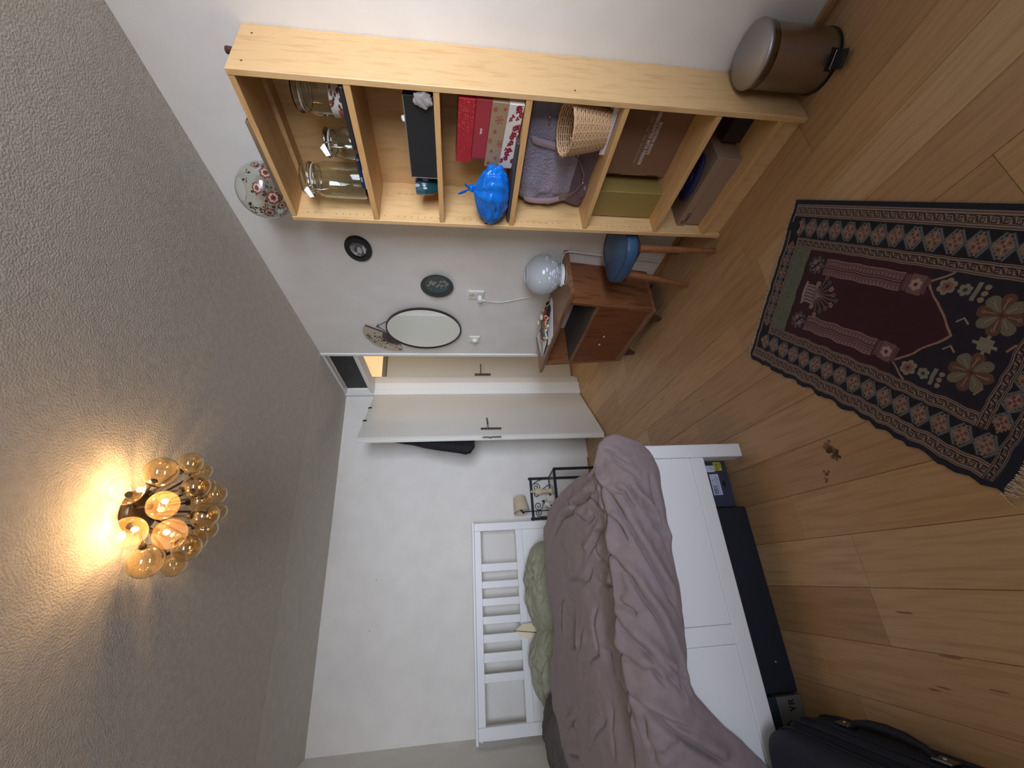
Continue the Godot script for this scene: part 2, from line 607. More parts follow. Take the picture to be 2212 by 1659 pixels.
	for i in 13:
		var line := PackedVector3Array()
		for j in 37:
			var z := lerpf(-3.195, -3.968, j / 36.0)
			var y: float = lerpf(H - 0.022, 2.192 - (0.022 if j > 33 else 0.0), i / 12.0)
			line.append(V(XR + 0.058 - 0.006 * absf(fn.get_noise_2d(z, y * 2.0)), y, z))
		rows.append(line)
	part("black_paper", MB.new().grid(rows, 1.0), mat(C(36, 40, 40), 0.55), fr)

	# the open door
	var dr := setting("door_1")
	var hx := V(1.7496, 0, -4.002)
	var d := V(-0.7523, 0, 0.6588)
	var f := V(0.6588, 0, 0.7523)          # the face that looks at the camera
	var bs := Basis(d, Vector3.UP, d.cross(Vector3.UP))
	var door_paint := mat(C(226, 224, 214), 0.28)
	part("leaf", MB.new().box(hx + d * 0.428 - f * 0.020 + V(0, 1.078, 0), V(0.836, 2.136, 0.040), 0.002, bs).box(hx + d * 0.434 - f * 0.034 + V(0, 1.078, 0), V(0.862, 2.136, 0.012), 0.002, bs), door_paint, dr)
	var chrome := mat(C(150, 148, 144), 0.25, 1.0)
	var pl := MB.new().box(hx + d * 0.741 + f * 0.0035 + V(0, 1.020, 0), V(0.036, 0.185, 0.007), 0.003, bs)
	part("handle_plate", pl, chrome, dr)
	var k0 := hx + d * 0.741 + V(0, 1.052, 0)
	part("lever_handle", MB.new().tube([k0, k0 + f * 0.045], 0.008, 10).tube([k0 + f * 0.045 + d * 0.008, k0 + f * 0.048 - d * 0.03, k0 + f * 0.046 - d * 0.115], [0.0085, 0.0085, 0.0075], 10), chrome, dr)
	part("lock_plate", MB.new().box(hx + d * 0.8475 - f * 0.018 + V(0, 1.020, 0), V(0.004, 0.165, 0.018), 0.001, bs), mat(C(170, 168, 160), 0.3, 0.9), dr)
	part("latch", MB.new().box(hx + d * 0.853 - f * 0.018 + V(0, 1.035, 0), V(0.012, 0.022, 0.012), 0.002, bs), chrome, dr)
	for y in [0.35, 1.80]:
		part("hinge", MB.new().tube([hx - f * 0.036 + V(0.004, y, -0.004), hx - f * 0.036 + V(0.004, y + 0.08, -0.004)], 0.007, 8), chrome, dr)
	var black := mat(C(22, 22, 24), 0.5, 0.4)
	for u in [0.30, 0.55]:
		single("door_hook", MB.new().box(hx + d * u - f * 0.020 + V(0, 2.149, 0), V(0.020, 0.005, 0.048), 0.001, bs).box(hx + d * u + f * 0.003 + V(0, 2.135, 0), V(0.020, 0.032, 0.004), 0.001, bs).box(hx + d * u - f * 0.045 + V(0, 2.10, 0), V(0.020, 0.10, 0.004), 0.001, bs), black, "black metal hook over the top of the open door, %s" % ("nearer the hinge" if u < 0.4 else "nearer the free edge"), "hook", hx + d * u + V(0, 2.15, 0), "hooks over the door")


func build_hall() -> void:
	var white := mat(C(226, 220, 208), 0.8)
	var paint := mat(C(226, 222, 210), 0.35)
	struct("wall_hall_right", MB.new().bx(3.2, 3.3, -0.02, H + 0.1, -4.5, -1.9, 0), white)
	struct("wall_hall_front", MB.new().bx(XR + 0.12, 3.3, -0.02, H + 0.1, -1.9, -1.8, 0), white)
	struct("ceiling_hall", MB.new().bx(XR + 0.12, 3.3, H, H + 0.1, -4.5, -1.8, 0), white)
	# end wall of the hall, with a closed door and a glazed light over it
	struct("wall_hall_back", MB.new().bx(2.95, 3.3, -0.02, H + 0.1, -4.33, -4.24, 0), white)
	var fr := setting("trim_2")
	part("jamb", MB.new().bx(XR + 0.12, 1.955, 0, H, -4.30, -4.035, 0.004).bx(1.955, 2.0, 0, H, -4.30, -4.10, 0.004), paint, fr)
	part("jamb", MB.new().bx(2.90, 2.95, 0, H, -4.30, -4.14, 0.003), paint, fr)
	part("bar", MB.new().bx(2.0, 2.90, 2.085, 2.125, -4.30, -4.18, 0.003), mat(C(150, 138, 118), 0.5), fr)
	var d2 := setting("door_2")
	part("leaf", MB.new().bx(2.002, 2.898, 0.012, 2.083, -4.26, -4.22, 0.003), paint, d2)
	part("handle_plate", MB.new().bx(2.062, 2.092, 0.94, 1.12, -4.22, -4.213, 0.002), mat(C(150, 148, 144), 0.25, 1.0), d2)
	part("lever_handle", MB.new().tube([V(2.077, 1.055, -4.215), V(2.077, 1.055, -4.17), V(2.12, 1.055, -4.168), V(2.185, 1.055, -4.168)], 0.0075, 10), mat(C(150, 148, 144), 0.25, 1.0), d2)
	struct("baseboard_hall", MB.new().bx(2.0, 2.9, 0, 0.012, -4.222, -4.19, 0.003), mat(C(168, 120, 76), 0.5))
	var tr := setting("window_2")
	var warm := glow(C(240, 200, 150), 0.42)
	part("pane", MB.new().bx(2.0, 2.90, 2.125, H - 0.02, -4.25, -4.244, 0), warm, tr)
	var lt := OmniLight3D.new()
	lt.name = "hall_light"
	lt.light_color = C(255, 240, 220)
	lt.light_energy = 0.085
	lt.light_size = 0.12
	lt.omni_range = 8.0
	lt.omni_attenuation = 2.0
	lt.shadow_enabled = true
	lt.position = V(2.5, 2.2, -2.7)
	add_child(lt)
	var hl := thing("hall_lamp", "round white glass lamp on the hall ceiling beyond the doorway", "lamp", V(2.5, H, -2.7))
	part("base", MB.new().lathe([Vector2(0, -0.03), Vector2(0.09, -0.03), Vector2(0.09, 0)], Transform3D(Basis(), V(2.5, H, -2.7))), mat(C(200, 200, 200), 0.4), hl)
	part("glass_bulb", MB.new().ball(V(2.5, 2.24, -2.7), V(0.11, 0.11, 0.11)), glow(C(255, 226, 190), 1.2), hl)


func build_ceiling_lamp() -> void:
	var at := V(0.282, H, -1.640)
	var o := thing("ceiling_lamp", "ceiling lamp made of a cluster of clear amber glass bubbles around a dark round base", "lamp", at)
	var bronze := mat(C(70, 58, 46), 0.28, 0.9)
	part("canopy", MB.new().lathe([Vector2(0, -0.034), Vector2(0.066, -0.034), Vector2(0.072, -0.028), Vector2(0.072, 0)], Transform3D(Basis(), at), 40), bronze, o)
	var amber := glass(0.05, C(255, 200, 120))
	var amber_thick := StandardMaterial3D.new()
	amber_thick.albedo_color = Color(1.0, 0.945, 0.83, 0.0)
	amber_thick.roughness = 0.02
	amber_thick.refraction_enabled = true
	amber_thick.refraction_scale = 0.05
	var lit := glow(C(255, 206, 130), 22.0)
	var gl := [[0.317, 2.345, -1.450, 0.047], [0.197, 2.345, -1.518, 0.048], [0.116, 2.335, -1.616, 0.053], [0.389, 2.310, -1.529, 0.050], [0.286, 2.300, -1.568, 0.047], [0.200, 2.290, -1.628, 0.050], [0.441, 2.280, -1.621, 0.040], [0.363, 2.260, -1.654, 0.045], [0.357, 2.250, -1.767, 0.040], [0.268, 2.240, -1.714, 0.046], [0.234, 2.280, -1.815, 0.042], [0.159, 2.270, -1.706, 0.046], [0.110, 2.320, -1.741, 0.042], [0.435, 2.290, -1.715, 0.036], [0.300, 2.262, -1.830, 0.036], [0.340, 2.318, -1.80, 0.04], [0.40, 2.335, -1.83, 0.045], [0.20, 2.335, -1.86, 0.045]]
	for g in gl:
		var c := V(g[0], g[1], g[2])
		var rim := V(at.x, 0, at.z) + (V(c.x, 0, c.z) - V(at.x, 0, at.z)).limit_length(0.055) + V(0, H - 0.034, 0)
		var dir := (rim - c).normalized()
		part("stem", MB.new().tube([rim, c + dir * (g[3] * 0.93)], 0.004, 8).tube([c + dir * (g[3] * 1.12), c + dir * (g[3] * 0.90)], 0.011, 10), bronze, o)
		var thick: bool = not (g[1] > 2.285 and g[1] < 2.35 and g[2] > -1.64 and absf(g[0] - 0.24) < 0.055) and not (g[2] > -1.46)
		var gb := MB.new().ball(c, V(1, 1, 1) * g[3], Basis(), 36, 22)
		if thick:
			var ib := MB.new().ball(c, V(1, 1, 1) * (g[3] - 0.0016), Basis(), 36, 22)
			for q in range(0, ib.v.size(), 3):
				gb.tri(ib.v[q], ib.v[q + 1], ib.v[q + 2], -ib.n[q], -ib.n[q + 1], -ib.n[q + 2])
		part("glass_bubble", gb, amber_thick if thick else amber, o)
	for p in [V(0.326, 2.338, -1.500), V(0.300, 2.300, -1.572), V(0.208, 2.342, -1.535), V(0.204, 2.292, -1.610)]:
		part("light_bulb", MB.new().ball(p, V(0.0085, 0.0105, 0.0085), Basis(), 12, 8), lit, o)
		var l := OmniLight3D.new()
		l.name = "bubble_light"
		l.light_color = C(255, 204, 142)
		l.light_energy = 0.014
		l.light_size = 0.008
		l.omni_range = 8.0
		l.omni_attenuation = 2.0
		l.shadow_enabled = true
		l.position = p
		add_child(l, true)


func build_bed() -> void:
	var paint := mat(C(240, 240, 238), 0.4)
	var o := thing("bed", "white wooden double bed with slatted headboard and panelled footboard", "bed", V(-0.33, 0, -2.8))
	var z1 := -3.80
	var hb := MB.new()
	hb.bx(0.365, 0.430, 0, 1.179, z1 - 0.045, z1, 0.003).bx(-1.071, -0.990, 0, 1.179, z1 - 0.045, z1, 0.003)
	part("headboard_post", MB.new().bx(0.365, 0.430, 0, 1.179, z1 - 0.045, z1, 0.003), paint, o)
	part("headboard_post", MB.new().bx(-1.071, -0.990, 0, 1.179, z1 - 0.045, z1, 0.003), paint, o)
	part("headboard_cap", MB.new().bx(-1.090, 0.438, 1.179, 1.198, z1 - 0.065, z1 + 0.018, 0.003), paint, o)
	part("headboard_rail", MB.new().bx(-0.9895, 0.3645, 1.123, 1.178, z1 - 0.040, z1 - 0.003, 0.002), paint, o)
	part("headboard_rail", MB.new().bx(-0.9895, 0.3645, 0.764, 0.822, z1 - 0.040, z1 - 0.003, 0.002), paint, o)
	part("headboard_panel", MB.new().bx(-0.9895, 0.3645, 0.30, 0.763, z1 - 0.032, z1 - 0.008, 0.002), paint, o)
	for s in [[0.045, 0.106], [-0.082, -0.029], [-0.212, -0.157], [-0.343, -0.287], [-0.472, -0.413], [-0.604, -0.540], [-0.735, -0.677]]:
		part("slat", MB.new().bx(s[0] * 0.987, s[1] * 0.987, 0.8225, 1.1225, z1 - 0.034, z1 - 0.006, 0.002), paint, o)
	part("bolt", MB.new().tube([V(-1.071, 1.155, z1 - 0.02), V(-1.080, 1.155, z1 - 0.02)], 0.011, 12), mat(C(225, 222, 210), 0.4), o)
	# footboard, turned very slightly against the room
	var piv := V(0.503, 0, -1.762)
	var bs := Basis(Vector3.UP, deg_to_rad(0.9))
	var fb := func(x0: float, x1: float, y0: float, y1: float, d0: float, d1: float, bv: float) -> MB:
		return MB.new().box(piv + bs * V((x0 + x1) * 0.5 - 0.503, (y0 + y1) * 0.5, -(d0 + d1) * 0.5), V(x1 - x0, y1 - y0, d1 - d0), bv, bs)
	part("footboard_post", fb.call(0.442, 0.503, 0.0, 0.615, 0.0, 0.065, 0.003), paint, o)
	part("footboard_post", fb.call(-1.095, -1.034, 0.0, 0.59, 0.0, 0.065, 0.003), paint, o)
	part("footboard_rail", fb.call(-1.0335, 0.4415, 0.195, 0.260, 0.004, 0.045, 0.003), paint, o)
	part("footboard_rail", fb.call(-1.0335, 0.4415, 0.560, 0.600, 0.004, 0.045, 0.003), paint, o)
	part("footboard_stile", fb.call(-0.288, -0.222, 0.2605, 0.5595, 0.004, 0.045, 0.002), paint, o)
	part("footboard_panel", fb.call(-0.2212, 0.4408, 0.2608, 0.5592, 0.0065, 0.035, 0.0015), paint, o)
	part("footboard_panel", fb.call(-1.0328, -0.2888, 0.2608, 0.5592, 0.0065, 0.035, 0.0015), paint, o)
	part("side_rail", MB.new().bx(0.462, 0.490, 0.22, 0.38, -3.80, -1.835, 0.003), paint, o)
	part("side_rail", MB.new().bx(-1.085, -1.057, 0.22, 0.38, -3.80, -1.835, 0.003), paint, o)
	part("bed_slats", MB.new().bx(-1.05, 0.455, 0.27, 0.295, -3.79, -1.84, 0.003), mat(C(200, 170, 130), 0.6), o)

	var linen := noise_tex(0.12, 2, 61)
	var sheet := bumped(tri_mat(noise_tex(0.02, 3, 62, [[0.0, Color(0.94, 0.94, 0.94)], [1.0, Color.WHITE]]), V(2, 2, 2), C(226, 222, 214), 0.9), linen, 0.05)
	var mb := MB.new().box(V(-0.30, 0.425, -2.82), V(1.50, 0.25, 1.86), 0.04)
	single("mattress", mb, sheet, "white mattress on the bed, showing between the pillows and the headboard", "mattress", V(-0.30, 0.30, -2.82))
	var sage := bumped(tri_mat(noise_tex(0.02, 3, 63, [[0.0, Color(0.93, 0.93, 0.92)], [1.0, Color.WHITE]]), V(3, 3, 3), C(166, 166, 142), 0.92), linen, 0.06)
	sage.rim_enabled = true; sage.rim = 0.25; sage.rim_tint = 0.6
	var p1 := V(-0.085, 0.655, -3.50)
	single("pillow", cushion(p1, V(0.325, 0.130, 0.215), Basis(V(1, 0, 0), 0.46) * Basis(V(0, 0, 1), -0.05), 4, 0.62, 0.024, -0.28), sage, "plump sage green pillow against the headboard, nearer the nightstand", "pillow", p1 - V(0, 0.12, 0), "sage green pillows")
	var p2 := V(-0.62, 0.650, -3.48)
	single("pillow", cushion(p2, V(0.265, 0.140, 0.215), Basis(V(1, 0, 0), 0.48) * Basis(V(0, 0, 1), 0.08), 9, 0.66, 0.030, -0.30), sage, "creased sage green pillow against the headboard, next to the dark grey cushion", "pillow", p2 - V(0, 0.12, 0), "sage green pillows")
	var grey := bumped(tri_mat(noise_tex(0.02, 3, 64, [[0.0, Color(0.9, 0.9, 0.9)], [1.0, Color.WHITE]]), V(3, 3, 3), C(92, 86, 82), 0.95), linen, 0.06)
	var p3 := V(-0.905, 0.695, -3.06)
	single("cushion", cushion(p3, V(0.205, 0.125, 0.21), Basis(V(0, 0, 1), 0.12), 14, 0.42, 0.014), grey, "dark grey cushion at the side of the bed by the left wall", "cushion", p3 - V(0, 0.13, 0))
	var pink := bumped(mat(C(198, 170, 158), 0.95), noise_tex(0.2, 2, 66), 0.3)
	var p4 := V(0.265, 0.60, -3.30)
	single("knitted_cushion", cushion(p4, V(0.10, 0.07, 0.13), Basis(), 21, 0.5, 0.02), pink, "pale pink knitted cushion poking out behind the duvet near the nightstand", "cushion", p4 - V(0, 0.07, 0))
	# open booklet leaning on the headboard behind the pillows
	var bk := thing("booklet", "cream booklet standing half open behind the two green pillows", "book", V(-0.40, 0.80, -3.70))
	var cream := mat(C(238, 226, 186), 0.7)
	part("page", MB.new().prism(PackedVector2Array([Vector2(-0.025, -0.16), Vector2(0.055, -0.16), Vector2(0.050, 0.02), Vector2(0.01, 0.085)]), Transform3D(Basis(V(0, 1, 0), 0.35), V(-0.395, 0.80, -3.70)), 0.004), cream, bk)
	part("page", MB.new().prism(PackedVector2Array([Vector2(-0.10, -0.16), Vector2(-0.025, -0.16), Vector2(0.01, 0.085), Vector2(-0.03, 0.05)]), Transform3D(Basis(V(0, 1, 0), -0.3), V(-0.395, 0.80, -3.70)), 0.004), mat(C(246, 238, 204), 0.7), bk)
	part("spine", MB.new().tube([V(-0.419, 0.65, -3.692), V(-0.386, 0.887, -3.695)], 0.003, 6), mat(C(88, 70, 52), 0.6), bk)


func build_duvet() -> void:
	var net := [
		[V(0.46, 0.34, -2.905), V(0.46, 0.44, -2.845), V(0.46, 0.54, -2.705), V(0.494, 0.53, -2.282), V(0.46, 0.54, -1.9), V(0.496, 0.535, -1.82), V(0.506, 0.596, -1.89), V(0.537, 0.572, -1.87), V(0.556, 0.526, -1.86), V(0.556, 0.546, -1.89)],
		[V(0.41, 0.5, -2.885), V(0.41, 0.6, -2.825), V(0.41, 0.7, -2.685), V(0.444, 0.69, -2.262), V(0.41, 0.7, -1.88), V(0.446, 0.695, -1.8), V(0.506, 0.686, -1.77), V(0.537, 0.662, -1.75), V(0.556, 0.616, -1.74), V(0.556, 0.636, -1.77)],
		[V(0.389, 0.52, -2.946), V(0.389, 0.62, -2.886), V(0.389, 0.72, -2.746), V(0.382, 0.71, -2.174), V(0.384, 0.69, -1.911), V(0.406, 0.695, -1.79), V(0.452, 0.652, -1.73), V(0.484, 0.586, -1.71), V(0.497, 0.493, -1.72), V(0.497, 0.513, -1.75)],
		[V(0.345, 0.54, -2.96), V(0.345, 0.64, -2.9), V(0.345, 0.74, -2.76), V(0.326, 0.72, -2.162), V(0.326, 0.69, -1.909), V(0.334, 0.695, -1.79), V(0.349, 0.645, -1.7), V(0.369, 0.56, -1.68), V(0.385, 0.46, -1.71), V(0.385, 0.48, -1.74)],
		[V(0.201, 0.555, -3.017), V(0.201, 0.655, -2.957), V(0.201, 0.755, -2.817), V(0.193, 0.73, -2.189), V(0.192, 0.68, -1.942), V(0.193, 0.689, -1.79), V(0.179, 0.649, -1.69), V(0.168, 0.569, -1.67), V(0.159, 0.467, -1.71), V(0.159, 0.487, -1.74)],
		[V(-0.016, 0.56, -3.068), V(-0.016, 0.66, -3.008), V(-0.016, 0.76, -2.868), V(-0.011, 0.735, -2.223), V(-0.017, 0.675, -1.991), V(-0.018, 0.697, -1.79), V(-0.021, 0.663, -1.69), V(-0.034, 0.581, -1.67), V(-0.049, 0.472, -1.71), V(-0.049, 0.492, -1.74)],
		[V(-0.27, 0.555, -3.031), V(-0.27, 0.655, -2.971), V(-0.27, 0.755, -2.831), V(-0.223, 0.735, -2.24), V(-0.213, 0.675, -2.003), V(-0.197, 0.698, -1.79), V(-0.198, 0.667, -1.69), V(-0.212, 0.583, -1.67), V(-0.236, 0.479, -1.71), V(-0.236, 0.499, -1.74)],
		[V(-0.511, 0.56, -3.154), V(-0.511, 0.66, -3.094), V(-0.511, 0.76, -2.954), V(-0.425, 0.735, -2.281), V(-0.403, 0.67, -2.021), V(-0.371, 0.698, -1.79), V(-0.366, 0.67, -1.69), V(-0.378, 0.59, -1.67), V(-0.408, 0.49, -1.71), V(-0.408, 0.51, -1.74)],
		[V(-0.718, 0.56, -3.215), V(-0.718, 0.66, -3.155), V(-0.718, 0.76, -3.015), V(-0.596, 0.735, -2.303), V(-0.556, 0.67, -2.013), V(-0.51, 0.687, -1.8), V(-0.509, 0.634, -1.71), V(-0.531, 0.511, -1.7), V(-0.563, 0.354, -1.72), V(-0.563, 0.374, -1.75)],
		[V(-0.883, 0.56, -3.218), V(-0.883, 0.66, -3.158), V(-0.883, 0.76, -3.018), V(-0.726, 0.735, -2.293), V(-0.667, 0.68, -1.966), V(-0.629, 0.662, -1.81), V(-0.637, 0.567, -1.74), V(-0.67, 0.415, -1.73), V(-0.706, 0.215, -1.74), V(-0.706, 0.235, -1.77)],
		[V(-0.95, 0.54, -3.06), V(-0.95, 0.64, -3), V(-0.95, 0.74, -2.86), V(-0.815, 0.72, -2.251), V(-0.736, 0.68, -1.909), V(-0.721, 0.639, -1.82), V(-0.733, 0.531, -1.76), V(-0.77, 0.366, -1.75), V(-0.802, 0.175, -1.75), V(-0.802, 0.195, -1.78)],
	]
	var folds := [
		[0.02, 0.016, 0.9, [V(0.421, 0.708, -1.808), V(0.345, 0.697, -1.795), V(0.199, 0.686, -1.773), V(0.09, 0.692, -1.78), V(-0.011, 0.697, -1.788), V(-0.087, 0.698, -1.788), V(-0.169, 0.698, -1.788), V(-0.276, 0.699, -1.787), V(-0.378, 0.698, -1.788), V(-0.446, 0.694, -1.792), V(-0.532, 0.681, -1.792)]],
		[0.014, 0.013, 1, [V(0.349, 0.69, -1.77), V(0.213, 0.655, -1.7), V(0.101, 0.62, -1.671), V(-0.003, 0.572, -1.671), V(-0.072, 0.538, -1.681), V(-0.151, 0.509, -1.692)]],
		[0.015, 0.012, 1, [V(0.341, 0.628, -1.688), V(0.261, 0.595, -1.672), V(0.188, 0.548, -1.674), V(0.128, 0.507, -1.689), V(0.056, 0.49, -1.698)]],
		[0.01, 0.011, 0.8, [V(0.304, 0.665, -1.719), V(0.284, 0.634, -1.686), V(0.234, 0.617, -1.675), V(0.22, 0.598, -1.671)]],
		[0.012, 0.012, 0.9, [V(0.209, 0.681, -1.752), V(0.152, 0.665, -1.709), V(0.094, 0.652, -1.687)]],
		[0.015, 0.013, 1, [V(0.176, 0.688, -1.781), V(0.06, 0.691, -1.764), V(-0.04, 0.661, -1.688), V(-0.144, 0.616, -1.669)]],
		[0.018, 0.015, 1, [V(-0.122, 0.698, -1.779), V(-0.203, 0.693, -1.741), V(-0.277, 0.653, -1.676), V(-0.395, 0.554, -1.679)]],
		[0.012, 0.011, 0.8, [V(-0.11, 0.694, -1.748), V(-0.147, 0.671, -1.695), V(-0.159, 0.668, -1.691)]],
		[0.018, 0.016, 1, [V(-0.387, 0.697, -1.779), V(-0.452, 0.659, -1.704), V(-0.536, 0.567, -1.702), V(-0.598, 0.465, -1.714), V(-0.623, 0.417, -1.719)]],
		[0.01, 0.014, 0.8, [V(-0.413, 0.689, -1.736), V(-0.452, 0.65, -1.698), V(-0.478, 0.596, -1.689), V(-0.508, 0.531, -1.695)]],
		[0.014, 0.012, 0.9, [V(-0.093, 0.637, -1.673), V(-0.184, 0.588, -1.67), V(-0.311, 0.545, -1.682), V(-0.407, 0.543, -1.682)]],
		[0.008, 0.011, 0.7, [V(-0.309, 0.598, -1.667), V(-0.37, 0.533, -1.688), V(-0.433, 0.516, -1.69)]],
		[0.012, 0.014, 0.9, [V(-0.16, 0.693, -1.842), V(-0.254, 0.698, -1.808), V(-0.297, 0.696, -1.746), V(-0.334, 0.64, -1.67), V(-0.382, 0.604, -1.67)]],
		[0.008, 0.015, 0.7, [V(-0.589, 0.644, -1.763), V(-0.546, 0.602, -1.711), V(-0.544, 0.57, -1.704)]],
		[0.01, 0.01, 0.8, [V(0.261, 0.579, -1.672), V(0.218, 0.559, -1.672), V(0.171, 0.513, -1.686)]],
		[0.008, 0.012, 0.8, [V(0.362, 0.512, -1.688), V(0.278, 0.507, -1.688), V(0.17, 0.499, -1.692), V(0.084, 0.489, -1.698)]],
		[0.006, 0.01, 0.7, [V(0.489, 0.68, -1.748), V(0.459, 0.639, -1.722), V(0.399, 0.59, -1.686)]],
		[0.006, 0.01, 0.7, [V(0.45, 0.661, -1.738), V(0.409, 0.631, -1.702), V(0.36, 0.587, -1.68), V(0.331, 0.559, -1.676)]],
		[0.018, 0.016, 1, [V(0.182, 0.758, -2.66), V(0.275, 0.739, -2.374), V(0.279, 0.726, -2.189), V(0.303, 0.722, -2.157), V(0.316, 0.699, -1.981), V(0.355, 0.698, -1.806)]],
		[0.012, 0.014, 0.9, [V(0.26, 0.723, -2.142), V(0.209, 0.703, -2.031), V(0.231, 0.686, -1.958)]],
		[0.014, 0.013, 1, [V(0.065, 0.706, -2.076), V(0.093, 0.694, -2.035), V(0.149, 0.679, -1.956), V(0.163, 0.68, -1.885)]],
		[0.01, 0.013, 0.8, [V(0.093, 0.684, -2.004), V(0.047, 0.676, -1.981), V(0.002, 0.697, -1.788)]],
		[0.012, 0.015, 0.8, [V(-0.034, 0.751, -2.434), V(-0.032, 0.734, -2.217), V(-0.046, 0.724, -2.154), V(-0.033, 0.711, -2.106), V(0.02, 0.693, -2.051)]],
		[0.012, 0.012, 0.8, [V(-0.05, 0.682, -2.032), V(-0.064, 0.674, -1.959), V(-0.062, 0.698, -1.779)]],
		[0.012, 0.015, 0.9, [V(-0.112, 0.753, -2.475), V(-0.211, 0.756, -2.555), V(-0.304, 0.756, -2.573)]],
		[0.012, 0.013, 0.9, [V(-0.195, 0.742, -2.316), V(-0.337, 0.742, -2.346), V(-0.336, 0.75, -2.461)]],
		[0.014, 0.016, 0.9, [V(-0.144, 0.693, -2.069), V(-0.238, 0.706, -2.112), V(-0.331, 0.7, -2.113), V(-0.377, 0.727, -2.216)]],
		[0.01, 0.016, 0.8, [V(-0.304, 0.696, -2.097), V(-0.338, 0.671, -2.005), V(-0.408, 0.669, -1.994), V(-0.44, 0.694, -1.812)]],
		[0.007, 0.016, 0.8, [V(-0.229, 0.731, -2.21), V(-0.303, 0.737, -2.273), V(-0.393, 0.742, -2.361)]],
		[0.007, 0.014, 0.8, [V(0.41, 0.709, -2.18), V(0.359, 0.722, -2.277), V(0.303, 0.722, -2.157)]],
		[0.01, 0.015, 0.8, [V(0.316, 0.695, -1.958), V(0.261, 0.685, -1.876), V(0.21, 0.684, -1.766)]],
		[0.014, 0.013, 0.9, [V(0.411, 0.709, -1.825), V(0.362, 0.697, -1.794), V(0.311, 0.686, -1.762)]],
		[0.012, 0.014, 0.8, [V(-0.851, 0.756, -2.714), V(-0.807, 0.747, -2.518), V(-0.837, 0.74, -2.487)]],
		[0.008, 0.018, 0.8, [V(-0.684, 0.735, -2.29), V(-0.604, 0.715, -2.173), V(-0.57, 0.7, -2.126)]],
		[0.008, 0.02, 0.8, [V(-0.515, 0.681, -2.077), V(-0.601, 0.692, -2.091), V(-0.704, 0.703, -2.066)]],
		[0.01, 0.016, 0.8, [V(-0.447, 0.694, -1.802), V(-0.538, 0.682, -1.861), V(-0.676, 0.679, -1.948)]],
		[0.01, 0.018, 0.8, [V(-0.45, 0.676, -1.725), V(-0.53, 0.672, -1.763), V(-0.564, 0.654, -1.758), V(-0.62, 0.652, -1.789)]],
		[0.008, 0.014, 0.8, [V(-0.738, 0.759, -2.697), V(-0.677, 0.752, -2.541), V(-0.647, 0.749, -2.491)]],
		[0.006, 0.014, 0.8, [V(-0.707, 0.757, -2.644), V(-0.688, 0.752, -2.542), V(-0.716, 0.749, -2.493)]],
	]
	var last := []
	for p in net[net.size() - 1]:
		last.append(p + V(-0.11 - (0.02 if p.z > -1.8 else 0.0), -0.03, 0.01))
	net.append(last)
	var nc: int = net.size()
	var nr: int = net[0].size()
	var cr := func(a: Vector3, b: Vector3, c: Vector3, d: Vector3, u: float) -> Vector3:
		return 0.5 * (2.0 * b + (c - a) * u + (2.0 * a - 5.0 * b + 4.0 * c - d) * u * u + (3.0 * b - a - 3.0 * c + d) * u * u * u)
	var NS := 300
	var NT := 320
	# rows of the finer net along t for each column
	var fine := []
	for c in nc:
		var line := []
		for j in NT + 1:
			var tt: float = float(j) / NT * (nr - 1)
			var i := mini(int(tt), nr - 2)
			var q = net[c]
			line.append(cr.call(q[maxi(i - 1, 0)], q[i], q[i + 1], q[mini(i + 2, nr - 1)], tt - i))
		fine.append(line)
	var rows := []
	for s in NS + 1:
		var ss: float = float(s) / NS * (nc - 1)
		var i := mini(int(ss), nc - 2)
		var u := ss - i
		var a = fine[maxi(i - 1, 0)]; var b = fine[i]; var c = fine[i + 1]; var d = fine[mini(i + 2, nc - 1)]
		var row := PackedVector3Array()
		for j in NT + 1:
			row.append(cr.call(a[j], b[j], c[j], d[j], u))
		rows.append(row)
	# folds: a sharp valley with a rounded roll beside it
	var fn := FastNoiseLite.new()
	fn.seed = 12; fn.frequency = 3.2; fn.fractal_octaves = 4
	var fn2 := FastNoiseLite.new()
	fn2.seed = 15; fn2.frequency = 9.0; fn2.fractal_octaves = 3
	var boxes := []
	for f in folds:
		var bb := AABB(f[3][0], Vector3.ZERO)
		for p in f[3]:
			bb = bb.expand(p)
		boxes.append(bb.grow(f[1] * 4.5))
	var out := []
	for s in NS + 1:
		var row := PackedVector3Array()
		for j in NT + 1:
			var p: Vector3 = rows[s][j]
			var e1: Vector3 = rows[mini(s + 1, NS)][j] - rows[maxi(s - 1, 0)][j]
			var e2: Vector3 = rows[s][mini(j + 1, NT)] - rows[s][maxi(j - 1, 0)]
			var nn := e1.cross(e2).normalized()
			var h := fn.get_noise_3dv(p) * 0.016 + (absf(fn2.get_noise_3d(p.x * 0.55 + p.y * 0.5, p.y * 1.2, p.z * 0.9)) - 0.2) * 0.005
			for k in folds.size():
				if not boxes[k].has_point(p):
					continue
				var f = folds[k]
				var pts = f[3]
				var best := 1e9
				var sgn := 1.0
				var along := 0.0
				var m: int = pts.size()
				for q in m - 1:
					var cp := Geometry3D.get_closest_point_to_segment(p, pts[q], pts[q + 1])
					var dd := p.distance_to(cp)
					if dd < best:
						best = dd
						sgn = signf((pts[q + 1] - pts[q]).cross(p - cp).dot(nn))
						along = (q + clampf((cp - pts[q]).length() / maxf(1e-6, (pts[q + 1] - pts[q]).length()), 0, 1)) / (m - 1)
				var w: float = f[1] * 0.9
				var fade := smoothstep(0.0, 0.18, along) * (1.0 - smoothstep(0.82, 1.0, along))
				var val: float = -1.35 * f[0] * exp(-pow(best / w, 2.0) * 2.2)
				var rid: float = 1.25 * f[0] * f[2] * exp(-pow((best - w * 2.0) / (w * 1.7), 2.0)) * (1.0 if sgn > 0.0 else 0.25)
				h += (val + rid) * (0.15 + 0.85 * fade)
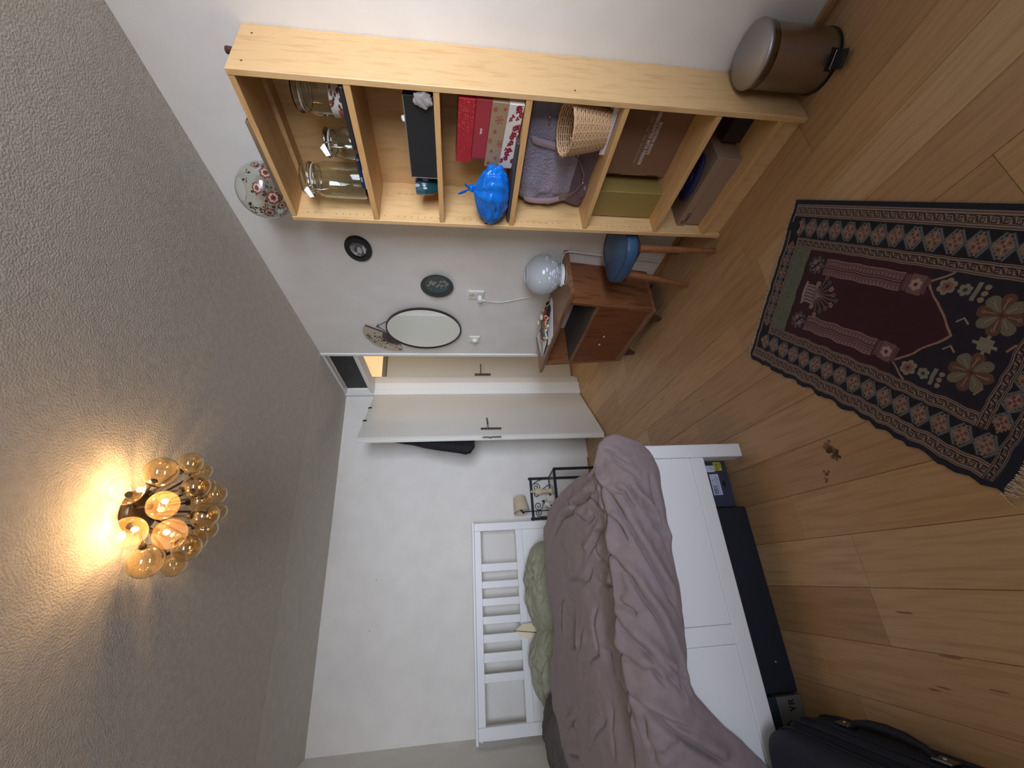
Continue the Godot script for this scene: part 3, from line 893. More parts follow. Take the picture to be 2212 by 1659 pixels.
			var edge := smoothstep(0.0, 0.04, float(j) / NT) * (1.0 - smoothstep(0.965, 1.0, float(j) / NT))
			row.append(p + nn * h * edge)
		out.append(row)
	var cloth := tri_mat(noise_tex(0.02, 3, 71, [[0.0, Color(0.94, 0.93, 0.93)], [1.0, Color.WHITE]]), V(2.5, 2.5, 2.5), C(146, 131, 130), 0.9)
	bumped(cloth, noise_tex(0.09, 4, 73), 0.10)
	cloth.rim_enabled = true; cloth.rim = 0.35; cloth.rim_tint = 0.5
	single("duvet", MB.new().grid(out, -1.0), cloth, "rumpled mauve grey duvet spread over the bed and hanging over the footboard", "duvet", V(-0.3, 0.56, -2.4))


func build_bookcase() -> void:
	var o := thing("bookcase", "tall open birch veneer bookcase with six compartments against the right wall", "bookcase", V(1.62, 0, -1.163))
	var lt := C(222, 183, 128); var dk := C(204, 160, 104)
	var up := wood(lt, dk, 101, V(5, 0.7, 5), 0.42)
	var along := wood(C(214, 172, 116), C(196, 150, 96), 102, V(5, 5, 0.7), 0.42)
	var edge := wood(C(214, 168, 108), C(192, 142, 84), 103, V(9, 9, 0.9), 0.45)
	var back := wood(C(206, 168, 116), C(190, 150, 98), 104, V(4, 0.6, 4), 0.6)
	part("side_panel", MB.new().bx(1.492, XR - 0.002, 0, 2.034, -0.8785, -0.857, 0.002), up, o)
	part("side_panel", MB.new().bx(1.492, XR - 0.002, 0, 2.034, -1.4715, -1.4495, 0.002), up, o)
	part("top_board", MB.new().bx(1.494, 1.678, 2.013, 2.0335, -1.449, -0.879), along, o)
	part("batten", MB.new().bx(1.678, 1.737, 1.996, 2.0335, -1.449, -0.879), back, o)
	for s in [[1.661, 1.684], [1.371, 1.392], [1.050, 1.0725], [0.696, 0.715], [0.337, 0.358], [0.083, 0.105]]:
		var sh := part("shelf", MB.new().bx(1.4955, 1.737, s[0], s[1], -1.449, -0.879, 0.001), along, o)
		part("edge_band", MB.new().bx(1.4935, 1.4955, s[0], s[1], -1.449, -0.879, 0.0006), edge, sh)
	part("back_panel", MB.new().bx(1.7372, 1.7432, 0.083, 2.0, -1.449, -0.879, 0), back, o)
	part("plinth", MB.new().bx(1.512, 1.528, 0.001, 0.083, -1.449, -0.879, 0.001), up, o)
	var holes := MB.new()
	for k in 62:
		var y := 0.14 + k * 0.030
		if k % 9 == 4: continue
		for x in [1.521, 1.664]:
			holes.lathe([Vector2(0.0022, 0.0), Vector2(0.0022, 0.0004), Vector2(0, 0.0004)], Transform3D(Basis(V(1, 0, 0), V(0, 0, 1), V(0, -1, 0)), V(x, y, -1.4495)), 6)
	part("peg_holes", holes, mat(C(70, 48, 28), 0.8), o)
	for p in [V(1.695, 1.99, -0.857), V(1.538, 1.992, -0.857), V(1.535, 0.90, -0.857)]:
		part("screw", MB.new().lathe([Vector2(0.004, 0.0), Vector2(0.004, 0.0006), Vector2(0, 0.0006)], Transform3D(Basis(V(1, 0, 0), V(0, 0, 1), V(0, -1, 0)), p), 8), mat(C(96, 70, 44), 0.5, 0.5), o)


func clip_jar(c: Vector3, r: float, h: float, label: String, tag: bool, turn: float) -> Node3D:
	var o := thing("clip_jar", label, "jar", c, "clip top jars on the top shelf")
	var g := solid_glass(C(240, 246, 240))
	var xf := Transform3D(Basis(), c)
	var hb := h * 0.76
	part("glass_body", MB.new().lathe([Vector2(0.001, 0.004), Vector2(r * 0.90, 0.004), Vector2(r * 0.99, 0.014), Vector2(r, 0.03), Vector2(r, hb - 0.03), Vector2(r * 0.94, hb - 0.008), Vector2(r * 0.80, hb), Vector2(r * 0.80, hb + 0.012), Vector2(r * 0.74, hb + 0.012)], xf, 40).lathe([Vector2(r * 0.74, hb + 0.012), Vector2(r * 0.74, hb), Vector2(r * 0.90, hb - 0.012), Vector2(r * 0.955, hb - 0.03), Vector2(r * 0.955, 0.03), Vector2(r * 0.93, 0.016), Vector2(0.001, 0.013)], xf, 40), g, o)
	part("seal", MB.new().lathe([Vector2(r * 0.84, hb + 0.0125), Vector2(r * 0.87, hb + 0.0150), Vector2(r * 0.84, hb + 0.0175)], xf, 36), mat(C(196, 192, 182), 0.6), o)
	var y0 := hb + 0.018
	part("lid", MB.new().lathe([Vector2(r * 0.80, y0), Vector2(r * 0.90, y0 + 0.004), Vector2(r * 0.90, y0 + 0.018), Vector2(r * 0.84, h - 0.008), Vector2(r * 0.50, h), Vector2(0.001, h)], xf, 40).lathe([Vector2(0.001, h - 0.004), Vector2(r * 0.50, h - 0.004), Vector2(r * 0.79, h - 0.011), Vector2(r * 0.84, y0 + 0.016), Vector2(r * 0.80, y0)], xf, 40), g, o)
	var wire := mat(C(176, 172, 164), 0.25, 1.0)
	var w := MB.new()
	var ring := []
	for k in 28:
		ring.append(c + V(cos(TAU * k / 28) * r * 0.84, hb + 0.004, sin(TAU * k / 28) * r * 0.84))
	w.tube(ring, 0.0017, 6, true)
	ring = []
	for k in 28:
		ring.append(c + V(cos(TAU * k / 28) * r * 0.93, y0 + 0.010, sin(TAU * k / 28) * r * 0.93))
	w.tube(ring, 0.0017, 6, true)
	var d := V(cos(turn), 0, sin(turn))
	var sd := V(-d.z, 0, d.x)
	var fwd := c + d * r
	w.tube([fwd + V(0, hb, 0) - sd * 0.014, fwd + d * 0.014 + V(0, hb + 0.012, 0) - sd * 0.014, fwd + d * 0.012 + V(0, y0 + 0.012, 0) - sd * 0.010, fwd + d * 0.002 + V(0, y0 + 0.014, 0)], 0.0018, 6)
	w.tube([fwd + V(0, hb, 0) + sd * 0.014, fwd + d * 0.014 + V(0, hb + 0.012, 0) + sd * 0.014, fwd + d * 0.012 + V(0, y0 + 0.012, 0) + sd * 0.010, fwd + d * 0.002 + V(0, y0 + 0.014, 0)], 0.0018, 6)
	w.tube([fwd + d * 0.012 + V(0, hb + 0.008, 0), fwd + d * 0.016 + V(0, hb - 0.03, 0), fwd + d * 0.006 + V(0, hb - 0.055, 0)], 0.0018, 6)
	w.tube([c - d * r * 0.86 + V(0, hb, 0), c - d * (r + 0.012) + V(0, y0, 0), c - d * r * 0.92 + V(0, y0 + 0.014, 0)], 0.002, 6)
	part("wire_clip", w, wire, o)
	if tag:
		var b := Basis(d, V(0, 1, 0), d.cross(V(0, 1, 0)))
		part("paper_tag", MB.new().prism(PackedVector2Array([Vector2(-0.022, 0.004), Vector2(0.020, -0.016), Vector2(0.024, 0.0), Vector2(-0.004, 0.020)]), Transform3D(Basis(sd, V(0, 1, 0), d).rotated(V(0, 1, 0), 0.35), fwd + d * 0.016 + V(0, y0 + 0.004, 0) + sd * 0.01), 0.0008), mat(C(244, 244, 240), 0.7), o)
	return o


func build_bookcase_things() -> void:
	# ------- on top
	var bc := V(1.600, 2.0335, -1.412)
	var bowl := thing("glass_bowl", "round clear glass bowl printed with brown flowers on top of the bookcase", "bowl", bc)
	var xf := Transform3D(Basis(), bc)
	var prof := []
	for k in 15:
		var a := lerpf(-PI * 0.40, PI * 0.36, k / 14.0)
		prof.append(Vector2(cos(a) * 0.116, 0.111 + sin(a) * 0.116))
	prof[0] = Vector2(0.036, 0.001)
	prof.push_front(Vector2(0.001, 0.001))
	var inner := []
	for p in prof:
		inner.push_front(Vector2(p.x * 0.975, 0.111 + (p.y - 0.111) * 0.975))
	part("glass_shell", MB.new().lathe(prof, xf, 44).lathe(inner, xf, 44), solid_glass(C(244, 246, 240)), bowl)
	var im := canvas(512, 256, Color(0.4, 0.25, 0.2, 0.0))
	var br := C(112, 60, 50); var brd := C(58, 38, 30)
	var lr := RandomNumberGenerator.new()
	lr.seed = 5
	for k in 74:
		var x := lr.randf_range(10, 500); var y := lr.randf_range(30, 230)
		if y < 80 and lr.randf() < 0.5: continue
		var a := lr.randf_range(0, TAU)
		stroke(im, Vector2(x, y), Vector2(x, y) + Vector2(cos(a), sin(a)) * 22, 2.4, brd)
		dot(im, x + cos(a) * 24, y + sin(a) * 24, 5, brd, 8)
		dot(im, x + cos(a + 0.9) * 14, y + sin(a + 0.9) * 14, 7, br, 4)
	for p in [[60, 150, 30], [130, 110, 24], [170, 175, 32], [240, 130, 28], [300, 185, 30], [350, 120, 26], [410, 165, 32], [470, 110, 24], [20, 90, 20], [220, 205, 22], [380, 215, 22], [500, 200, 24]]:
		for q in 3:
			flower(im, p[0], p[1], p[2] * (1.0 - q * 0.27), 8 - q, [br, C(190, 158, 140), br][q], [br, C(190, 158, 140), brd][q])
	var print_prof := []
	for k in 9:
		var a := lerpf(-PI * 0.36, PI * 0.22, k / 8.0)
		print_prof.append(Vector2(cos(a) * 0.1166, 0.111 + sin(a) * 0.1166))
	part("flower_print", MB.new().lathe(print_prof, xf, 44, 1.2, 1.2 + TAU * 0.72), img_mat(im, 0.25, true), bowl, "brown flower print")
	var fr := thing("flat_frame", "thin dark frame with silver edge lying flat on the bookcase beside the bowl", "picture frame", V(1.560, 2.0335, -1.21))
	part("frame", MB.new().bx(1.497, 1.63, 2.0335, 2.046, -1.330, -1.03, 0.001), mat(C(74, 52, 38), 0.5), fr)
	part("silver_edge", MB.new().bx(1.4945, 1.4975, 2.0335, 2.0475, -1.332, -1.028, 0.0008), mat(C(190, 186, 182), 0.25, 1.0), fr)
	single("cork_stopper", MB.new().lathe([Vector2(0.010, 0), Vector2(0.012, 0.022), Vector2(0.010, 0.026), Vector2(0, 0.026)], Transform3D(Basis(), V(1.615, 2.034, -0.872)), 14), mat(C(74, 40, 30), 0.7), "small dark brown stopper on the near top corner of the bookcase", "stopper", V(1.615, 2.034, -0.872))

	# ------- top compartment
	var y0 := 1.684
	clip_jar(V(1.592, y0, -1.332), 0.072, 0.285, "tall clear glass clip-top jar with a white paper tag, farthest on the top shelf", true, 2.9)
	clip_jar(V(1.600, y0, -1.165), 0.057, 0.140, "smallest clip-top glass jar with a paper tag in the middle of the top shelf", true, 2.7)
	var bj := clip_jar(V(1.600, y0, -0.972), 0.074, 0.200, "wide clear glass clip-top jar with a cherry printed label beside the bookcase side panel", false, 1.9)
	var lab := canvas(160, 96, C(196, 190, 180))
	for k in 22:
		dot(lab, lr.randf_range(4, 120), lr.randf_range(4, 92), lr.randf_range(4, 9), [C(84, 42, 34), C(60, 44, 36), C(120, 52, 44)][k % 3])
	fillr(lab, 96, 40, 60, 56, C(170, 84, 80))
	part("label", MB.new().lathe([Vector2(0.0747, 0.012), Vector2(0.0747, 0.066)], Transform3D(Basis(), V(1.600, y0, -0.972)), 16, PI * 0.62, PI * 1.35), img_mat(lab, 0.6), bj)
	single("black_tray", MB.new().box(V(1.528, y0 + 0.0105, -1.003), V(0.058, 0.021, 0.232), 0.0095), mat(C(38, 38, 40), 0.5), "slim black rounded case lying along the front of the top shelf", "case", V(1.528, y0, -1.003))
	var nv := thing("navy_case", "small navy blue case lying in front of the tallest glass jar", "case", V(1.520, y0, -1.225))
	part("body", MB.new().box(V(1.519, y0 + 0.0125, -1.225), V(0.040, 0.017, 0.138), 0.008), mat(C(28, 36, 66), 0.45), nv)
	part("lining", MB.new().box(V(1.522, y0 + 0.002, -1.250), V(0.044, 0.004, 0.085), 0.001), mat(C(206, 202, 190), 0.7), nv)
	part("badge", MB.new().box(V(1.4985, y0 + 0.013, -1.245), V(0.001, 0.006, 0.022), 0.0003), mat(C(150, 160, 180), 0.4), nv)

	# ------- second compartment
	var y1 := 1.392
	var bb := thing("black_box", "long black lidded box lying on the second shelf", "box", V(1.595, y1, -1.07))
	part("body", MB.new().bx(1.511, 1.69, y1, y1 + 0.106, -1.228, -0.905, 0.002), mat(C(30, 30, 31), 0.6), bb)
	part("lid_edge", MB.new().bx(1.5095, 1.5108, y1 + 0.103, y1 + 0.1065, -1.228, -0.905, 0.0004).bx(1.5095, 1.513, y1 + 0.001, y1 + 0.106, -1.2295, -1.2282, 0.0004), mat(C(120, 118, 112), 0.5), bb)
	var fn := FastNoiseLite.new()
	fn.seed = 8; fn.frequency = 26.0; fn.fractal_octaves = 2
	var crumple := func(c: Vector3, r: Vector3, amp: float, bas: Basis) -> MB:
		var b := MB.new().ball(c, r, bas, 26, 16)
		for i in b.v.size():
			var d: Vector3 = b.v[i] - c
			b.v[i] = c + d * (1.0 + amp * (absf(fn.get_noise_3dv(d * 1.0 + c)) * 2.0 - 0.5))
		for i in range(0, b.v.size(), 3):
			var nn := (b.v[i + 1] - b.v[i]).cross(b.v[i + 2] - b.v[i])
			if nn.length() > 1e-12:
				if nn.dot(b.n[i]) < 0.0: nn = -nn
				for q in 3: b.n[i + q] = nn.normalized()
		return b
	single("crumpled_tissue", crumple.call(V(1.545, y1 + 0.113, -1.008), V(0.012, 0.0085, 0.014), 0.8, Basis()), mat(C(236, 234, 228), 0.9), "scrap of crumpled white tissue on top of the black box", "tissue", V(1.545, y1 + 0.106, -1.008))
	single("plastic_wrap", crumple.call(V(1.502, y1 + 0.036, -0.912), V(0.010, 0.034, 0.030), 0.3, Basis(V(1, 0, 0), 0.5)), mat(C(158, 150, 146), 0.25), "crumpled greyish plastic wrap at the near end of the black box", "wrap", V(1.502, y1, -0.912))
	var cp := V(1.572, y1, -1.315)
	var cup := thing("teal_cup", "small teal cup with a white blossom pattern on the second shelf", "cup", cp)
	var cim := canvas(256, 128, C(26, 74, 84))
	fillr(cim, 0, 20, 256, 58, C(58, 96, 110))
	for k in 70:
		dot(cim, lr.randf_range(0, 256), lr.randf_range(14, 82), lr.randf_range(3, 7), [C(236, 238, 236), C(196, 208, 214)][k % 2])
	part("body", MB.new().lathe([Vector2(0.002, 0.006), Vector2(0.022, 0.006), Vector2(0.022, 0.0), Vector2(0.026, 0.0), Vector2(0.027, 0.007), Vector2(0.040, 0.028), Vector2(0.043, 0.060), Vector2(0.042, 0.094), Vector2(0.0395, 0.096), Vector2(0.0385, 0.09), Vector2(0.039, 0.060), Vector2(0.036, 0.03), Vector2(0.002, 0.012)], Transform3D(Basis(), cp), 36), img_mat(cim, 0.25), cup)
	single("shelf_peg", MB.new().tube([V(1.523, y1 - 0.018, -1.4485), V(1.523, y1 - 0.018, -1.44), V(1.515, y1 + 0.004, -1.44)], 0.004, 8), mat(C(220, 212, 196), 0.4), "small white shelf peg at the far end under the second shelf", "peg", V(1.523, y1 - 0.02, -1.445))

	# ------- third compartment
	var y2 := 1.0725
	var bind := MB.new().box(V(1.595, y2 + 0.0065, -1.235), V(0.195, 0.012, 0.385), 0.004)
	single("dark_folder", bind, mat(C(66, 66, 66), 0.6), "dark grey flat folder lying under the blue bag and the gift boxes", "folder", V(1.595, y2, -1.235))
	var ax := V(0.063, 0.0115, -0.30).normalized()
	var out := V(-0.30, 0, -0.063).normalized()
	var tilt := Basis(-out, out.cross(ax).normalized() * -1.0 if out.cross(ax).y < 0.0 else out.cross(ax).normalized(), -ax).orthonormalized()
	var pv := V(1.4985, y2 + 0.002, -0.900)
	var place := func(yb: float, hh: float, zl: float, x0: float, dp: float) -> Array:
		return [pv + tilt * V(dp * 0.5 + x0 - 1.5, yb + hh * 0.5, -zl * 0.5), V(dp, hh, zl)]
	var wh := canvas(256, 64, C(238, 234, 222))
	for k in 26:
		var x := lr.randf_range(0, 256); var y := lr.randf_range(0, 64)
		var red := C(150, 30, 44)
		if k % 2 == 0:
			flower(wh, x, y, 12, 6, red, C(200, 120, 120))
			stroke(wh, Vector2(x, y), Vector2(x + 15, y + 8), 2, red)
		else:
			for q in 3: dot(wh, x + [0, 8, 3][q], y + [0, 2, 8][q], 4, red)
	var kr := canvas(256, 64, C(176, 148, 112))
	for p in [[40, 44, 9], [70, 22, 6], [104, 54, 16], [112, 8, 12], [150, 24, 8], [196, 36, 17], [236, 52, 6], [232, 14, 9], [16, 14, 7]]:
		for q in 6:
			var d := Vector2(cos(PI * q / 3 + 0.3), sin(PI * q / 3 + 0.3))
			var c := Vector2(p[0], p[1])
			stroke(kr, c, c + d * p[2], 2.0, C(168, 62, 46))
			stroke(kr, c + d * p[2] * 0.6, c + d * p[2] * 0.8 + d.orthogonal() * p[2] * 0.25, 1.6, C(168, 62, 46))
			stroke(kr, c + d * p[2] * 0.6, c + d * p[2] * 0.8 - d.orthogonal() * p[2] * 0.25, 1.6, C(168, 62, 46))
	var rd := canvas(256, 64, C(186, 32, 46))
	for k in 160:
		var x := lr.randf_range(0, 256)
		if lr.randf() < 0.5: x = lr.randf_range(150, 250)
		dot(rd, x, lr.randf_range(0, 64), lr.randf_range(0.6, 1.5), C(236, 150, 130))
	var boxes := [
		["gift_box", 0.000, 0.054, 0.306, 1.499, "white gift box with dark red roses and berries, lowest of the stack", wh, C(232, 226, 212)],
		["gift_box", 0.0545, 0.0595, 0.306, 1.500, "brown kraft gift box with red snowflakes, second lowest of the stack", kr, C(176, 148, 112)],
		["gift_box", 0.1145, 0.0565, 0.272, 1.504, "plain pinkish red gift box with small white script, second highest of the stack", null, C(178, 58, 64)],
		["gift_box", 0.1715, 0.060, 0.294, 1.500, "bright red glittery gift box, topmost of the stack", rd, C(176, 28, 42)]]
	for e in boxes:
		var pl = place.call(e[1], e[2], e[3], e[4], 0.09)
		var o := thing(e[0], e[5], "gift box", pl[0] - V(0, e[2] * 0.5, 0), "stacked gift boxes")
		part("body", MB.new().box(pl[0], pl[1], 0.0015, tilt), mat(e[7], 0.55), o)
		var h: Vector3 = pl[1] * 0.5
		var cc: Vector3 = pl[0] + out * (h.x + 0.0003)
		if e[6]:
			part("printed_front", MB.new().quad(cc + tilt * V(0, h.y - 0.001, -h.z + 0.001), cc + tilt * V(0, h.y - 0.001, h.z - 0.001), cc + tilt * V(0, -h.y + 0.001, h.z - 0.001), cc + tilt * V(0, -h.y + 0.001, -h.z + 0.001), out), img_mat(e[6], 0.5), o)
		else:
			var wv := []
			for k in 18:
				wv.append(cc + tilt * V(-0.0004, sin(k * 1.25) * 0.0042 * (1.0 if k % 5 else 1.6), -0.012 + k * 0.0016))
			part("script", MB.new().tube(wv, 0.0009, 5), mat(C(244, 226, 222), 0.6), o)
			part("fine_print", MB.new().tube([cc + tilt * V(0, -0.010, -0.020), cc + tilt * V(0, -0.010, 0.022)], 0.0004, 5), mat(C(200, 110, 110), 0.6), o)
	# blue carrier bag, knotted
	var bg := thing("blue_bag", "knotted bright blue plastic bag stuffed full on the third shelf", "bag", V(1.505, y2 + 0.013, -1.305))
	var bluem := mat(C(18, 118, 214), 0.22)
	bluem.subsurf_scatter_enabled = true; bluem.subsurf_scatter_strength = 0.15
	bluem.backlight_enabled = true; bluem.backlight = C(20, 60, 120)
	var c := V(1.512, y2 + 0.085, -1.303)
	var rows := []
	var kn := V(1.505, y2 + 0.176, -1.262)
	for i in 41:
		var th := PI * i / 40.0
		var row := PackedVector3Array()
		for j in 73:
			var an := TAU * j / 72.0
			var d := V(sin(th) * cos(an), cos(th), sin(th) * sin(an))
			var flat := V(0.066, 0.074, 0.138)
			var p := c + d * flat
			if d.y < -0.6: p.y = maxf(p.y, y2 + 0.014)
			# pleats that run to the knot
			var t := clampf((d.y + 0.3) / 1.3, 0, 1)
			p = p.lerp(kn, pow(smoothstep(0.72, 1.0, t), 1.5))
			var pleat := sin(an * 13.0 + sin(an * 3.0) * 2.0) * 0.0045 * sin(th) + absf(fn.get_noise_3dv(d * 0.05 + V(3, 0, 0))) * 0.024 * sin(th)
			row.append(p + d * V(0.7, 0.7, 1) * (pleat - 0.004))
		rows.append(row)
	part("sack", MB.new().grid(rows, 1.0), bluem, bg)
	part("knot", MB.new().ball(kn + V(0, 0.004, 0), V(0.012, 0.011, 0.017), Basis(), 14, 8).tube([kn + V(0, -0.005, -0.012), kn + V(0.004, 0.012, 0.0), kn + V(0, -0.002, 0.014)], 0.0085, 8), bluem, bg)
	var ear := func(a: Vector3, b: Vector3, e: Vector3, w: float) -> MB:
		var rr := []
		for i in 9:
			var u := i / 8.0
			var p := a * (1 - u) * (1 - u) + b * 2 * u * (1 - u) + e * u * u
			var ww := w * (0.25 + 1.1 * sin(u * PI * 0.75))
			rr.append(PackedVector3Array([p + V(-0.3, 0.1, 1) * ww * 0.5, p + V(-0.006, 0.003, 0), p + V(0.3, -0.1, -1) * ww * 0.5]))
		return MB.new().grid(rr, 1.0)
	part("bag_handle", ear.call(kn + V(-0.002, 0.008, 0), kn + V(-0.012, 0.030, -0.010), kn + V(-0.018, 0.058, -0.016), 0.014), bluem, bg)
	part("bag_handle", ear.call(kn + V(-0.002, 0.008, 0.004), kn + V(-0.010, 0.028, 0.018), kn + V(-0.012, 0.030, 0.030), 0.016), bluem, bg)

	# ------- fourth compartment
	var y3 := 0.715
	var tote := thing("lavender_holdall", "soft lavender grey holdall with satin straps filling the fourth shelf", "bag", V(1.668, y3, -1.138))
	var lav := bumped(tri_mat(noise_tex(0.02, 3, 111, [[0.0, Color(0.9, 0.9, 0.92)], [1.0, Color.WHITE]]), V(4, 4, 4), C(150, 142, 154), 0.6), noise_tex(0.03, 3, 112), 0.35)
	var plum := mat(C(92, 74, 82), 0.5)
	var satin := mat(C(158, 138, 142), 0.3)
	var rws := []
	for i in 33:
		var line := PackedVector3Array()
		var u := i / 32.0
		for j in 65:
			var an := TAU * j / 64.0
			var q := V(cos(an), 0, sin(an))
			var e := 0.32
			var sx := signf(q.x) * pow(absf(q.x), e); var sz := signf(q.z) * pow(absf(q.z), e)
			var narrow := 1.0 - 0.10 * smoothstep(0.75, 1.0, u)
			var p := V(1.668 + sx * 0.064 * narrow, y3 + 0.002 + u * 0.312, -1.156 + sz * 0.268 * (1.0 - 0.05 * u * u))
			p += V(sx, 0, sz) * (fn.get_noise_3dv(p * 0.28) * 0.022 - 0.010 * absf(sin(p.z * 17.0 + p.y * 9.0)) * u)
			line.append(p)
		rws.append(line)
	var top := PackedVector3Array()
	for j in 65:
		top.append(V(1.668, y3 + 0.306, -1.156) + (rws[32][j] - V(1.668, y3 + 0.314, -1.156)) * 0.02)
	rws.append(top)
	part("body", MB.new().grid(rws, 1.0), lav, tote)
	var band := []
	for i in 5:
		var line := PackedVector3Array()
		for j in 65:
			var base: Vector3 = rws[mini(i * 2, 8)][j]
			line.append(base + V(base.x - 1.668, 0, base.z + 1.156).normalized() * 0.004)
		band.append(line)
	part("base_band", MB.new().grid(band, 1.0), plum, tote, "plum coloured base band")
	var strap := func(pts: Array, w: Vector3) -> MB:
		var rr := []
		for k in pts.size():
			var p: Vector3 = pts[k]
			rr.append(PackedVector3Array([p - w, p - w * 0.3 + V(-0.004, 0, 0), p + w * 0.3 + V(-0.004, 0, 0), p + w]))
		var b := MB.new().grid(rr, 1.0)
		return b
	part("strap", strap.call([V(1.600, 1.011, -1.090), V(1.596, 0.979, -1.097), V(1.594, 0.926, -1.107), V(1.596, 0.872, -1.118), V(1.600, 0.838, -1.129)], V(0, 0.006, 0.017)), satin, tote)
	part("strap", strap.call([V(1.613, 1.000, -1.389), V(1.602, 0.979, -1.389), V(1.594, 0.936, -1.387), V(1.594, 0.872, -1.382), V(1.600, 0.838, -1.374)], V(0, 0.003, 0.015)), satin, tote)
	part("cord", MB.new().tube([V(1.597, 0.842, -1.131), V(1.589, 0.793, -1.163), V(1.585, 0.757, -1.227), V(1.585, 0.752, -1.269), V(1.587, 0.768, -1.312), V(1.591, 0.808, -1.353), V(1.597, 0.840, -1.374)], 0.0035, 8), mat(C(112, 90, 92), 0.5), tote)
	for p in [V(1.597, 0.838, -1.373), V(1.585, 0.752, -1.264), V(1.587, 0.698, -1.378), V(1.591, 0.958, -0.987), V(1.591, 0.955, -1.008)]:
		part("stud", MB.new().ball(p + V(-0.003, 0, 0), V(0.004, 0.005, 0.005), Basis(), 10, 6), mat(C(190, 188, 190), 0.2, 1.0), tote)
	var tray := thing("white_tray", "white plastic tray with raised edges under the wicker basket", "tray", V(1.57, y3, -1.0))
	var wp := mat(C(232, 232, 236), 0.4)
	part("floor_plate", MB.new().bx(1.540, 1.592, y3 + 0.001, y3 + 0.006, -1.096, -0.885, 0.001), wp, tray)
	part("ridge", MB.new().bx(1.540, 1.543, y3 + 0.006, y3 + 0.022, -1.096, -0.885, 0.001), wp, tray)
	part("ridge", MB.new().bx(1.557, 1.560, y3 + 0.006, y3 + 0.026, -1.076, -0.885, 0.001), wp, tray)
	part("ridge", MB.new().bx(1.589, 1.592, y3 + 0.006, y3 + 0.026, -1.096, -0.885, 0.001), wp, tray)
	var bk := thing("wicker_basket", "small woven wicker basket standing in front of the lavender holdall", "basket", V(1.535, y3 + 0.026, -0.990))
	var wick := tri_mat(noise_tex(0.03, 3, 121, [[0.0, C(168, 128, 88)], [0.5, C(206, 168, 124)], [1.0, C(228, 198, 158)]]), V(14, 14, 14), Color.WHITE, 0.6)
	var weave := MB.new(); var stakes := MB.new()
	var at := func(u: float, an: float) -> Vector3:
		var r := lerpf(0.068, 0.102, pow(u, 0.8))
		return V(1.540 + cos(an) * r * 0.62 - u * 0.012, y3 + 0.027 + u * (0.160 + 0.018 * cos(an)), -0.992 + sin(an) * r)
	for k in 21:
		var pts := []
		for j in 40:
			var an := TAU * j / 40.0
			var p: Vector3 = at.call(k / 20.0, an)
			pts.append(p + V(cos(an), 0, sin(an)) * 0.0030 * (1.0 if (j + k) % 2 else -1.0))
		weave.tube(pts, 0.0034 if k < 20 else 0.0050, 5, true)
	for j in 20:
		stakes.tube([at.call(0.0, TAU * j / 20.0), at.call(0.5, TAU * j / 20.0), at.call(1.0, TAU * j / 20.0 + 0.03)], 0.0026, 5)
	part("woven_wall", weave, wick, bk)
	part("stakes", stakes, wick, bk)
	part("base_disc", MB.new().lathe([Vector2(0.001, 0), Vector2(0.06, 0), Vector2(0.06, 0.006), Vector2(0.001, 0.006)], Transform3D(Basis.from_scale(V(0.64, 1, 1)), V(1.540, y3 + 0.0265, -0.992)), 24), wick, bk)
	part("loose_cane", MB.new().tube([at.call(0.9, 3.3), at.call(1.05, 3.0) + V(-0.012, 0.006, 0.004)], 0.0018, 5), mat(C(230, 205, 170), 0.6), bk)

	# ------- fifth compartment
	var y4 := 0.358
	var card := bumped(mat(C(128, 92, 66), 0.85), noise_tex(0.1, 2, 131), 0.03)
	var bt := thing("boot_box", "large brown cardboard boot box with upside down white lettering on the fifth shelf", "box", V(1.685, y4, -1.07))
	part("body", MB.new().bx(1.640, 1.734, y4, y4 + 0.325, -1.257, -0.884, 0.0015), card, bt)
	var ink := mat(C(214, 204, 194), 0.8)
	# printed upside down: text runs towards the camera and its tops point down
	var bas := Basis(V(0, 0, -1), V(0, -1, 0), V(-1, 0, 0))
	lettering("MOUNTAIN BOOTS", 0.0145, Transform3D(bas, V(1.6395, 0.485, -1.077)), ink, bt, true, 0.80)
	lettering("HANDCRAFTED WITH PASSION", 0.0150, Transform3D(bas, V(1.6395, 0.504, -1.080)), ink, bt, true, 0.80)
	part("printed_rule", MB.new().bx(1.6390, 1.6400, 0.5195, 0.5205, -1.188, -0.99, 0), mat(C(168, 148, 130), 0.8), bt)
	for s in [[-1.192, -1.155], [-1.150, -1.125], [-1.118, -1.098], [-1.090, -1.062], [-1.05, -1.02], [-1.01, -0.985]]:
		part("fine_print", MB.new().bx(1.6390, 1.6400, 0.5285, 0.5320, s[0], s[1], 0), mat(C(168, 150, 134), 0.8), bt)
	for y in [0.60, 0.415]:
		part("tab_slot", MB.new().bx(1.6392, 1.6402, y - 0.03, y + 0.03, -1.254, -1.251, 0), mat(C(50, 34, 24), 0.9), bt)
	var gd := thing("olive_box", "tall olive gold cardboard box standing at the far end of the fifth shelf", "box", V(1.655, y4, -1.375))
	part("body", MB.new().box(V(1.655, y4 + 0.1655, -1.372), V(0.150, 0.331, 0.143), 0.0015), bumped(mat(C(140, 118, 62), 0.6), noise_tex(0.1, 2, 132), 0.02), gd)
	part("fold_edge", MB.new().bx(1.5790, 1.5805, y4 + 0.002, y4 + 0.329, -1.3015, -1.2998, 0.0003), mat(C(184, 158, 96), 0.6), gd)

	# ------- bottom compartment
	var y5 := 0.105
	var sb := thing("shoe_box", "light brown shoe box with a dark printed mark on its lid, on the bottom shelf", "box", V(1.63, y5, -1.26))
	var tan := mat(C(150, 122, 98), 0.8)
	part("body", MB.new().bx(1.548, 1.70, y5, y5 + 0.085, -1.440, -1.080, 0.0015), tan, sb)
